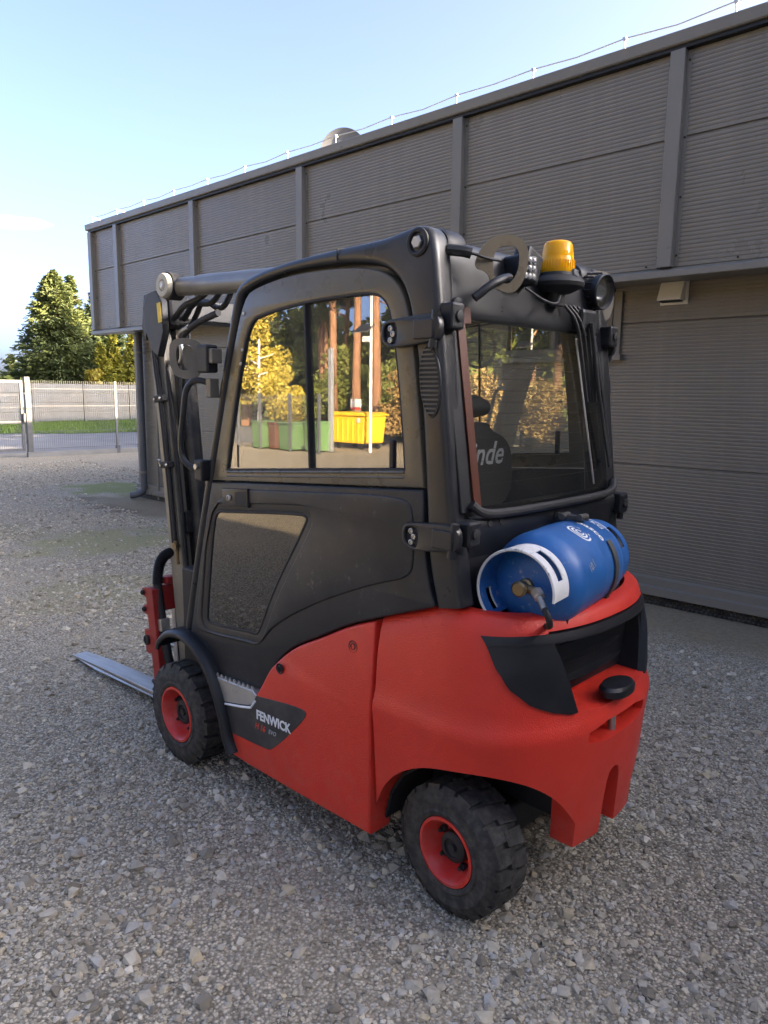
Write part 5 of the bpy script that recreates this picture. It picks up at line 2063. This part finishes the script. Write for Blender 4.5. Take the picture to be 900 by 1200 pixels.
# ------------------------------------------------------------------ mast, leaning a little forward
TILT = R(6.5)
MM = Matrix.Translation((.085, 0, .10)) @ Matrix.Rotation(TILT, 4, 'Y')


def mpart(mb, name, material, parent, **k):
    return mb.xform(MM).build(name, material, parent, **k)


mast = bpy.data.objects.new('mast', None)
COL.objects.link(mast)
mast.parent = FL
for s in (1, -1):
    mpart(MB().prism([(-.0, s * .385), (.105, s * .385), (.105, s * .335), (.092, s * .335), (.092, s * .370), (.012, s * .370), (.012, s * .335), (.0, s * .335)], .0, 1.965, 'z'), 'outer_rail', 'mast_lit_side', mast, smooth=0, bevel=.003)
    mpart(MB().prism([(.016, s * .362), (.088, s * .362), (.088, s * .300), (.076, s * .300), (.076, s * .345), (.028, s * .345), (.028, s * .300), (.016, s * .300)], .04, 1.985, 'z'), 'inner_rail', 'mast_paint', mast, smooth=0, bevel=.003)
    mpart(MB().tube([(-.030, s * .290, .0), (-.030, s * .290, 1.78)], .038, 18), 'lift_cylinder', 'mast_paint', mast, smooth=40)
    mpart(MB().tube([(-.030, s * .290, 1.78), (-.030, s * .290, 1.96)], .024, 16), 'lift_rod', 'chrome', mast, smooth=40)
    mpart(MB().box((.045, s * .235, 1.0), (.020, .045, 1.80)), 'chain', 'black_rubber', mast, smooth=0)
    # head casting that carries the tilt cylinder
    hc = mpart(MB().prism([(-.02, 1.70), (-.085, 1.80), (-.09, 1.93), (-.05, 1.985), (.03, 1.985), (.075, 1.93), (.07, 1.84), (.03, 1.74)], s * .392, s * .425, 'y'), 'head_bracket', 'black_plastic', mast, smooth=40, bevel=.004)
    mpart(MB().box((-.030, s * .340, 1.90), (.13, .10, .14)), 'head_block', 'black_rubber', mast, smooth=0, bevel=.015)
    if s == 1:
        mpart(MB().box((-.070, s * .4265, 1.885), (.030, .002, .085)), 'warning_label', 'yellow_label', mast, smooth=0)
        mpart(MB().prism([(-.0, 1.99), (.115, 2.0), (.16, 1.86), (.13, 1.80), (.11, 1.86), (.02, 1.80)], .345, .391, 'y'), 'cover_plate', 'black_plastic', mast, smooth=0, bevel=.004)
for z in (.06, .95, 1.93):
    mpart(MB().box((-.004 if z < 1.9 else .05, 0, z), (.03 if z < 1.9 else .08, .72, .10)), 'cross_tie', 'mast_paint', mast, smooth=0, bevel=.006)
# hoses and clamps down the near rail
for k, (y, x) in enumerate(((.400, .018), (.400, .036), (.372, -.012))):
    pth = [(x + .05, y - .02, 1.86), (x + .025, y, 1.72), (x, y, 1.50), (x - .004, y, 1.1), (x, y, .86 if k < 2 else .5)]
    mpart(MB().tube(chaikin3(pth, 2), .0095, 8), 'hose', 'black_rubber', mast, smooth=60)
for z in (1.52, 1.22):
    c = mpart(MB().box((.026, .403, z), (.070, .034, .030)), 'hose_clamp', 'black_rubber', mast, smooth=0, bevel=.004)
    for dx in (0, .05):
        MB().lathe([(.006, 0), (.006, .006), (0, .006)], MM @ Vector((dx, .420, z)), (0, 1, 0), 6).build('bolt', 'zinc', c)
mpart(MB().tube([(.010, .402, .87), (.010, .402, .82)], .012, 8).tube([(.010, .402, .82), (.010, .402, .76)], .008, 6), 'hose_fitting', 'brass', mast)
mpart(MB().box((.012, .402, .845), (.03, .022, .016)), 'fitting_block', 'brass', mast, smooth=0)
for k, sh in enumerate((.0, .05, .10)):
    pth = [(-.02, .36 - sh, 1.84), (-.10, .37 - sh, 1.86), (-.20, .38 - sh, 1.90 + sh * .4), (-.33, .38 - sh, 1.90 - sh * .5), (-.42, .38 - sh, 1.93)]
    mpart(MB().tube(chaikin3(pth, 2), .0125, 8), 'hose', 'black_rubber', mast, smooth=60)
pth = [(-.01, .33, 1.40), (-.05, .35, 1.60), (-.09, .36, 1.72), (-.17, .37, 1.79), (-.30, .38, 1.81), (-.45, .38, 1.82)]
mpart(MB().tube(chaikin3(pth, 2), .0145, 8), 'hose', 'black_rubber', mast, smooth=60)
pth = [(-.03, .34, 1.70), (-.10, .36, 1.66), (-.14, .37, 1.72), (-.10, .37, 1.79), (-.22, .38, 1.80)]
mpart(MB().tube(chaikin3(pth, 2), .011, 8), 'steel_pipe', 'zinc', mast, smooth=60)

# carriage with side shifter, red
car = bpy.data.objects.new('carriage', None)
COL.objects.link(car)
car.parent = FL
sidep = [(.150, .125), (.150, .640), (.185, .650), (.245, .645), (.245, .610), (.215, .600), (.215, .570), (.250, .560), (.250, .525), (.215, .515), (.215, .450),
         (.258, .445), (.262, .335), (.235, .325), (.212, .330), (.212, .10), (.19, .09)]
for s in (1, -1):
    cp = mpart(MB().prism(sidep, s * .435, s * .470, 'y'), 'side_plate', 'dark_red', car, smooth=0, bevel=.003)
    for (x, z, r_) in ((.236, .395, .024), (.232, .625, .012), (.232, .545, .012)):
        MB().lathe([(r_, 0), (r_, .010), (r_ * .7, .013), (r_ * .5, .006), (0, .006)], MM @ Vector((x, s * .470, z)), (0, s, 0), 16).build('bolt', 'black_rubber', cp)
    for z in (.145, .185):
        MB().lathe([(.016, -.01), (.016, .02), (.010, .024), (.010, .04), (0, .04)], MM @ Vector((.215, s * .452, z)), MM.to_3x3() @ Vector((1, 0, 0)), 8).build('stop_bolt', 'black_rubber', cp)
mpart(MB().box((.185, 0, .590), (.045, .868, .12)), 'upper_bar', 'dark_red', car, smooth=0, bevel=.005)
mpart(MB().box((.185, 0, .165), (.045, .868, .10)), 'lower_bar', 'dark_red', car, smooth=0, bevel=.005)
mpart(MB().box((.135, 0, .42), (.04, .70, .30)), 'back_plate', 'black_rubber', car, smooth=0, bevel=.005)
mpart(MB().box((.165, .30, .675), (.07, .20, .035)), 'top_lug', 'dark_red', car, smooth=0, bevel=.005)
mpart(MB().lathe([(.020 + .003 * math.cos(t), .003 * math.sin(t)) for t in [2 * math.pi * k / 6 for k in range(6)]], (.165, .34, .712), (.4, 1, 0), 20, closed=True), 'lifting_ring', 'dark_red', car)
# corrugated hose looping from mast to the carriage
pth = [(.03, .34, .80), (.09, .37, .815), (.15, .405, .79), (.175, .425, .70), (.165, .43, .58), (.150, .43, .44), (.130, .43, .30), (.10, .42, .18)]
cp3 = chaikin3(pth, 3)
rad = [(.023 + .004 * (i % 2)) if i < len(cp3) * .5 else .022 for i in range(len(cp3))]
fine = []
for a, b in zip(cp3, cp3[1:]):
    for q in range(4):
        fine.append(a.lerp(b, q / 4))
rad = [(.0215 + (.0045 if (i // 1) % 2 else 0)) if i < len(fine) * .48 else .021 for i in range(len(fine))]
mpart(MB().tube(fine, rad, 12), 'corrugated_hose', 'black_rubber', car, smooth=60)
mpart(MB().box((.150, .43, .47), (.05, .05, .06)), 'hose_connector', 'zinc', car, smooth=0, bevel=.006)
# forks
for s in (1, -1):
    y0, y1 = s * .215, s * .325
    mb = MB()
    base = [(.232, .0), (.232, .60), (.268, .60), (.268, .045), (.30, .030), (.60, .028), (1.20, .024), (1.50, .014), (1.50, .002), (1.20, -.006), (.28, -.012)]
    n = len(base)
    for yy in (y0, y1):
        mb.v += [(x, yy, z) for x, z in base]
    mb.f += [tuple(t) for t in tessellate_polygon([[Vector((x, z, 0)) for x, z in base]])]
    mb.f += [tuple(i + n for i in t[::-1]) for t in tessellate_polygon([[Vector((x, z, 0)) for x, z in base]])]
    mb.f += [(i, (i + 1) % n, n + (i + 1) % n, n + i) for i in range(n)]
    ymid = (y0 + y1) / 2
    mb.v = [(x, ymid + (y - ymid) * (1 if x < 1.3 else .80), z) for x, y, z in mb.v]
    MF = Matrix.Translation((.10, 0, .085)) @ Matrix.Rotation(R(2.6), 4, 'Y')
    mb.xform(MF).build('fork', 'steel_worn', FL, smooth=0, bevel=.004)

# ------------------------------------------------------------------ things bolted to the cab
def loop_plate(outline, hole, M, thick, material, name, parent):
    mb = plate(outline, [hole], y=0, thick=thick, r=.002, steps=1, side=1)
    mb.v = [tuple(M @ Vector((x, z, -y))) for x, y, z in mb.v]
    return mb.build(name, material, parent, smooth=40)


# front lamp bracket on the A post
M = basis((-.215, .560, 1.765), Vector((-.72, -.69, 0)), (0, 0, 1))
ol = chaikin([(-.070, -.055), (-.076, .060), (-.030, .085), (.045, .070), (.062, .035), (.045, -.075), (-.02, -.078)], 2)
ho = chaikin([(-.046, -.040), (-.050, .045), (-.020, .060), (.012, .052), (.025, .020), (.005, -.045)], 2)
lb = loop_plate(ol, ho, M, .006, 'bracket_grey', 'lamp_bracket', FL)
MB().box((-.305, .535, 1.765), (.075, .05, .105)).build('lamp_box', 'black_plastic', lb, smooth=0, bevel=.008)
MB().box((-.345, .530, 1.775), (.040, .045, .055)).build('clamp', 'bracket_grey', lb, smooth=0, bevel=.004)
ml = plate(chaikin([(-.03, -.04), (-.034, .04), (-.01, .052), (.02, .03), (.0, -.045)], 2), y=0, thick=.012, r=.003, steps=2)
ml.v = [tuple(basis((-.195, .535, 1.77), Vector((-.72, -.69, 0)), (0, 0, 1)) @ Vector((x, z, -y))) for x, y, z in ml.v]
ml.build('mirror_glass', 'bracket_grey', lb, smooth=40)
# grab handle on the A post
gh = MB().tube(chaikin3([(-.300, .512, 1.672), (-.235, .545, 1.690), (-.185, .560, 1.655), (-.165, .560, 1.56), (-.130, .560, 1.42), (-.150, .555, 1.355), (-.215, .525, 1.322)], 3), .0125, 10).build('grab_handle', 'cab_paint', FL, smooth=60)
MB().box((-.305, .515, 1.655), (.035, .04, .075)).build('handle_clamp', 'bracket_grey', gh, smooth=0, bevel=.004)
MB().box((-.228, .520, 1.330), (.055, .045, .085)).build('handle_clamp', 'black_plastic', gh, smooth=0, bevel=.008)
MB().lathe([(.012, 0), (.012, .008), (0, .008)], (-.222, .543, 1.345), (0, 1, 0), 6).build('clamp_bolt', 'zinc', gh)

# left rear lamp: loop guard, square LED lamp, arm and wire
M = basis((-1.505, .318, 2.020), Vector((-.55, -.83, 0)), (0, 0, 1))
ol = chaikin([(-.090, -.020), (-.070, .035), (-.030, .072), (.045, .078), (.082, .040), (.072, -.040), (.040, -.088), (-.010, -.080), (-.035, -.060), (-.045, -.030)], 2)
ho = chaikin([(-.030, -.036), (-.030, .020), (-.008, .045), (.036, .047), (.054, .020), (.044, -.038), (.016, -.064), (-.010, -.052)], 2)
lg = loop_plate(ol, ho, M, .006, 'warm_lit_paint', 'lamp_guard', FL)
MB().tube(chaikin3([(-1.47, .40, 1.915), (-1.50, .36, 1.955), (-1.505, .31, 1.975), (-1.49, .26, 1.985)], 2), .013, 10).build('guard_arm', 'black_plastic', lg, smooth=60)
MB().tube(chaikin3([(-1.42, .44, 2.035), (-1.46, .41, 2.040), (-1.49, .37, 2.025), (-1.50, .32, 2.025)], 2), .0045, 6).build('wire', 'black_rubber', lg)
MB().tube(chaikin3([(-1.40, .44, 2.050), (-1.44, .415, 2.045), (-1.455, .40, 2.04)], 2), .016, 8).build('cable_boot', 'black_rubber', lg)
wl = MB().box((-1.435, .120, 2.030), (.075, .085, .080), Matrix.Rotation(R(-12), 3, 'Z')).build('work_light', 'black_plastic', FL, smooth=0, bevel=.008)
for i in range(3):
    for j in range(3):
        MB().lathe([(.012, 0), (.009, .005), (0, .007)], Matrix.Translation((-1.4735, .128, 2.030)) @ Vector((0, (i - 1) * .022, (j - 1) * .024)), (-1, .2, 0), 10).build('led_cell', 'lamp_white', wl)
MB().box((-1.43, .08, 2.045), (.06, .09, .10), Matrix.Rotation(R(20), 3, 'X')).build('lamp_shroud', 'black_plastic', FL, smooth=0, bevel=.01)

# beacon
bc = bpy.data.objects.new('beacon', None)
COL.objects.link(bc)
bc.parent = FL
MB().lathe([(0, -.03), (.05, -.03), (.088, -.012), (.093, .0), (.088, .010), (.060, .024), (.058, .034), (0, .034)], (-1.43, -.105, 2.012), (0, 0, 1), 32).build('base', 'black_rubber', bc, smooth=40)
MB().lathe([(.056, .034), (.058, .040), (.056, .075), (.053, .080), (.053, .088), (.048, .125), (.042, .134), (.030, .138), (0, .139), (0, .134), (.040, .128), (.046, .088), (.050, .078), (.052, .040)], (-1.43, -.105, 2.012), (0, 0, 1), 36).build('lens', 'amber', bc, smooth=50)
for k in range(36):
    a = 2 * math.pi * k / 36
    MB().box((-1.43 + .0575 * math.cos(a), -.105 + .0575 * math.sin(a), 2.069), (.003, .003, .030), Matrix.Rotation(a, 3, 'Z')).build('lens_rib', 'amber', bc, smooth=0)
MB().lathe([(.020, .036), (.020, .10), (.012, .11), (0, .112)], (-1.43, -.105, 2.012), (0, 0, 1), 16).build('reflector', 'chrome', bc, smooth=50)
MB().box((-1.484, -.125, 2.046), (.014, .045, .020), Matrix.Rotation(R(12), 3, 'Z')).build('data_plate', 'lamp_white', bc, smooth=0)
MB().tube([(-1.43, -.105, 1.94), (-1.43, -.105, 1.985)], .03, 14).build('stem', 'black_rubber', bc)
MB().tube(chaikin3([(-1.47, .14, 1.97), (-1.50, .08, 1.935), (-1.50, .0, 1.93), (-1.48, -.05, 1.965)], 2), .004, 6).build('wire', 'black_rubber', bc)

# right rear round lamp with guard
rl = bpy.data.objects.new('round_lamp', None)
COL.objects.link(rl)
rl.parent = FL
lax = Vector((-.93, .05, -.12)).normalized()
MB().lathe([(0, -.075), (.030, -.072), (.052, -.045), (.062, -.005), (.064, .010), (.060, .014), (.056, .008), (.050, -.02), (.030, -.040), (0, -.045)], (-1.445, -.395, 2.015), lax, 32).build('housing', 'black_plastic', rl, smooth=45)
MB().lathe([(0, .006), (.056, .004)], (-1.445, -.395, 2.015), lax, 32).build('lens', 'lamp_glass', rl, smooth=60)
MB().lathe([(.0, -.036), (.028, -.034), (.048, -.010)], (-1.445, -.395, 2.015), lax, 24).build('reflector', 'chrome', rl, smooth=60)
for k in range(16):
    a = 2 * math.pi * k / 16
    MB().tube([Vector((-1.445, -.395, 2.015)) + Matrix.Rotation(a, 3, lax) @ Vector((0, 0, .064)) - lax * .05, Vector((-1.445, -.395, 2.015)) + Matrix.Rotation(a, 3, lax) @ Vector((0, 0, .065)) - lax * .005], .003, 5).build('cooling_fin', 'black_plastic', rl)
M = basis((-1.405, -.435, 2.005), Vector((-.25, -.97, 0)), (0, 0, 1))
ol = chaikin([(-.060, -.085), (-.080, .040), (-.040, .095), (.060, .090), (.085, .040), (.080, -.050), (.050, -.090)], 2)
ho = chaikin([(-.030, -.045), (-.040, .030), (-.015, .055), (.030, .052), (.045, .020), (.035, -.045)], 2)
loop_plate(ol, ho, M, .006, 'bracket_grey', 'lamp_guard', rl)
# wiper on the right part of the rear pane
wp = MB().box((-1.475, -.285, 1.905), (.06, .10, .075)).build('wiper_motor', 'black_plastic', FL, smooth=0, bevel=.012)
MB().tube([(-1.515, -.275, 1.895), (-1.530, -.330, 1.65), (-1.560, -.385, 1.40)], [.009, .007, .004], 8).build('wiper_arm', 'black_rubber', wp)
MB().tube([(-1.500, -.320, 1.80), (-1.565, -.375, 1.385)], .008, 6).build('wiper_blade', 'black_rubber', wp)
MB().tube([(-1.505, -.335, 1.82), (-1.555, -.405, 1.39)], .005, 6).build('wiper_rod', 'black_rubber', wp)
MB().tube([(-1.485, -.225, 1.84), (-1.553, -.285, 1.33)], .004, 6).build('gas_strut', 'zinc', wp)
for k in range(4):
    MB().tube(chaikin3([(-1.47, -.16 - .03 * k, 1.95), (-1.50, -.20 - .03 * k, 1.90), (-1.50, -.24 - .03 * k, 1.80 + .02 * k), (-1.50, -.30 - .02 * k, 1.62)], 2), .006, 6).build('cable', 'black_rubber', wp)

wp.location.x = .040
# cradle and clamp for the gas bottle
TY = R(8)
TM = Matrix.Translation((-1.598, .060, 1.085)) @ Matrix.Rotation(TY, 4, 'Z') @ Matrix.Diagonal((1, .86, 1, 1))
cr_ = bpy.data.objects.new('bottle_cradle', None)
COL.objects.link(cr_)
cr_.parent = FL
for dx in (-.105, .105):
    mb = MB()
    mb.box((dx * .85, -.05, -.128), (.030, .54, .012))
    mb.box((dx * .95, -.05, -.112), (.008, .54, .040))
    mb.xform(TM).build('rail', 'black_rubber', cr_, smooth=0, bevel=.002)
MB().box((-.0, -.330, -.112), (.20, .012, .06)).xform(TM).build('end_stop', 'black_rubber', cr_, smooth=0, bevel=.003)
for y in (.12, -.20):
    MB().box((0, y, -.140), (.20, .05, .016)).xform(TM).build('cross_bar', 'black_rubber', cr_, smooth=0, bevel=.002)
MB().prism([(-1.43, .425)] + [(CWX - (.300 - .056) * abs(math.sin(t)) ** (2 / 2.3), .430 * math.copysign(abs(math.cos(t)) ** (2 / 2.3), math.cos(t))) for t in [math.pi * k / 40 for k in range(41)]] + [(-1.43, -.425)], .926, .936, 'z').build('bed', 'black_rubber', cr_, smooth=0)
prof = [(.1535, -.115), (.1565, -.115), (.1565, -.080), (.1535, -.080)]
MB().lathe(prof, (0, 0, 0), (0, 1, 0), 44, closed=True, arc=(-.25 * math.pi * 1.0, 1.22 * math.pi)).xform(TM).build('strap', 'strap_grey', cr_, smooth=40)
ck = MB().tube([(-.030, -.135, .162), (-.03, -.06, .166)], .011, 10).tube([(.03, -.13, .163), (.03, -.06, .163)], .011, 10)
ck.tube([(-.05, -.098, .160), (.06, -.098, .166)], .007, 8).tube([(.05, -.098, .166), (.085, -.10, .150)], .009, 8)
ck.box((.0, -.098, .160), (.07, .028, .014))
ck.xform(TM).build('strap_buckle', 'strap_grey', cr_, smooth=40)
MB().box((-.122, -.098, -.098), (.016, .040, .050)).xform(TM).build('strap_anchor', 'black_rubber', cr_, smooth=0, bevel=.004)

# ------------------------------------------------------------------ gas bottle: lies in the cradle, a thing of its own
gb = thing('gas_bottle', 'blue gas bottle with white collar lying across the forklift tail', 'gas bottle', (-1.598, .060, .935))
GM = Matrix.Translation((0, 0, .150)) @ Matrix.Rotation(TY, 4, 'Z') @ Matrix.Diagonal((1, .86, 1, 1))
RB = .150
body = [(0, .300), (.04, .300), (.075, .294), (.105, .280), (.130, .256), (.145, .225), (RB, .190), (RB, .02), (RB + .0015, .012), (RB + .0015, .004), (RB, -.004), (RB, -.165), (.146, -.198),
        (.132, -.232), (.108, -.258), (.075, -.274), (.03, -.280), (0, -.280)]
bo = MB().lathe(body, (0, 0, 0), (0, 1, 0), 56).xform(GM).build('body', 'tank_blue', gb, smooth=50)
# collar: a rolled band with hand slots, open at the bottom right; white outside
CR = .122


def band(r, y0, y1, a0, a1, slots, n=64, th=.003):
    mb = MB()
    ny = 6
    idx = {}
    for side_, rr in ((0, r), (1, r - th)):
        for i in range(n + 1):
            a = a0 + (a1 - a0) * i / n
            for j in range(ny + 1):
                idx[side_, i, j] = len(mb.v)
                mb.v.append((-math.cos(a) * rr, y0 + (y1 - y0) * j / ny, math.sin(a) * rr))
    def solid(i, j):
        if i < 0 or i >= n or j < 0 or j >= ny:
            return False
        a = a0 + (a1 - a0) * (i + .5) / n
        for s0, s1 in slots:
            if s0 < a < s1 and 1 < j < 4:
                return False
        return True
    for i in range(n):
        for j in range(ny):
            if not solid(i, j):
                continue
            q = [(i, j), (i + 1, j), (i + 1, j + 1), (i, j + 1)]
            mb.f.append(tuple(idx[(0, *k)] for k in q))
            mb.f.append(tuple(idx[(1, *k)] for k in q[::-1]))
            for (di, dj), (e0, e1) in zip(((0, -1), (1, 0), (0, 1), (-1, 0)), ((0, 1), (1, 2), (2, 3), (3, 0))):
                if not solid(i + di, j + dj):
                    mb.f.append((idx[(0, *q[e0])], idx[(0, *q[e1])], idx[(1, *q[e1])], idx[(1, *q[e0])]))
    return mb


# angle 0 points back (-x), pi/2 up
D = math.pi / 180
co = band(CR, .276, .395, -8 * D, 230 * D, [(18 * D, 70 * D), (188 * D, 222 * D)]).xform(GM).build('collar', 'white_chipped', gb, smooth=40)
band(CR - .0034, .269, .392, -8 * D, 230 * D, [(18 * D, 70 * D), (188 * D, 222 * D)]).xform(GM).build('collar_lining', 'tank_blue', gb, smooth=40)
pts = [GM @ Vector((-math.cos(a * D) * (CR - .002), .396, math.sin(a * D) * (CR - .002))) for a in range(-8, 231, 7)]
MB().tube(pts, .0045, 8).build('collar_lip', 'white_chipped', gb, smooth=60)
band(.128, -.335, -.225, -180 * D, 180 * D, [(20 * D, 60 * D), (-150 * D, -110 * D)]).xform(GM).build('foot_ring', 'tank_blue', gb, smooth=40)
# valve, regulator and hose
vv = MB().lathe([(.022, .296), (.022, .318), (.016, .322), (.016, .345), (.022, .348), (.024, .368), (.018, .374), (0, .374)], (0, 0, 0), (0, 1, 0), 16)
vv.tube([(0, .335, 0), (-.045, .338, -.006)], .013, 10)
vv.xform(GM).build('valve', 'brass', gb, smooth=40)
MB().lathe([(.019, 0), (.019, .024), (.014, .028), (0, .028)], (-.044, .338, -.006), (-.6, .55, -.35), 6).xform(GM).build('union_nut', 'zinc', gb, smooth=20)
MB().tube([(-.058, .352, -.016), (-.088, .380, -.042)], .010, 12).xform(GM).build('ferrule', 'zinc', gb, smooth=40)
MB().tube(chaikin3([(-.086, .378, -.040), (-.102, .388, -.060), (-.104, .370, -.088), (-.080, .320, -.108), (-.03, .25, -.128)], 3), .0095, 10).xform(GM).build('gas_hose', 'black_rubber', gb, smooth=60)


def on_tank(body_, size, y, ang, material, rot=0.0, bold=0.0, name='lettering'):
    """print on the cylinder: reading direction along the axis turned by rot"""
    o = text_obj(name, body_, size, Matrix.Identity(4), material, gb, bold=bold, depth=.0)
    c, s_ = math.cos(rot), math.sin(rot)
    for v in o.data.vertices:
        u = v.co.x * c - v.co.y * s_
        w = v.co.x * s_ + v.co.y * c
        a = ang + w / RB
        rr = RB + .0010
        v.co = GM @ Vector((-math.cos(a) * rr, y - u, math.sin(a) * rr))
    return o


on_tank('10.1', .036, .125, 20 * D, 'grey_print', rot=R(15))
on_tank('oasco', .046, -.070, 62 * D, 'white_print', rot=R(-90), bold=.001)
on_tank('11 KG', .036, -.150, 74 * D, 'white_print', rot=R(-90), bold=.0004)
# ring emblem
for r0, r1, a0, a1 in ((.036, .043, 20, 335), (.022, .029, 60, 380), (.010, .016, 0, 320)):
    mb = MB()
    n = 40
    for i in range(n + 1):
        t = (a0 + (a1 - a0) * i / n) * D
        for rr in (r0, r1):
            u, w = rr * math.cos(t), rr * math.sin(t)
            a = 64 * D + w / RB
            mb.v.append(tuple(GM @ Vector((-math.cos(a) * (RB + .001), .035 - u, math.sin(a) * (RB + .001)))))
    for i in range(n):
        mb.f.append((2 * i, 2 * i + 1, 2 * i + 3, 2 * i + 2))
    mb.build('emblem', 'white_print', gb, smooth=60)
for yy, a0, a1 in ((-.182, 50, 100), (-.194, 56, 98)):
    mb = MB()
    for i in range(17):
        a = (a0 + (a1 - a0) * i / 16) * D
        for dy in (-.0016, .0016):
            r_ = RB + .0012 if yy > -.166 else .1478
            r_ = .1495 if yy > -.19 else .1478
            mb.v.append(tuple(GM @ Vector((-math.cos(a) * r_, yy + dy, math.sin(a) * r_))))
    for i in range(16):
        mb.f.append((2 * i, 2 * i + 1, 2 * i + 3, 2 * i + 2))
    mb.build('small_print', 'white_print', gb, smooth=60)
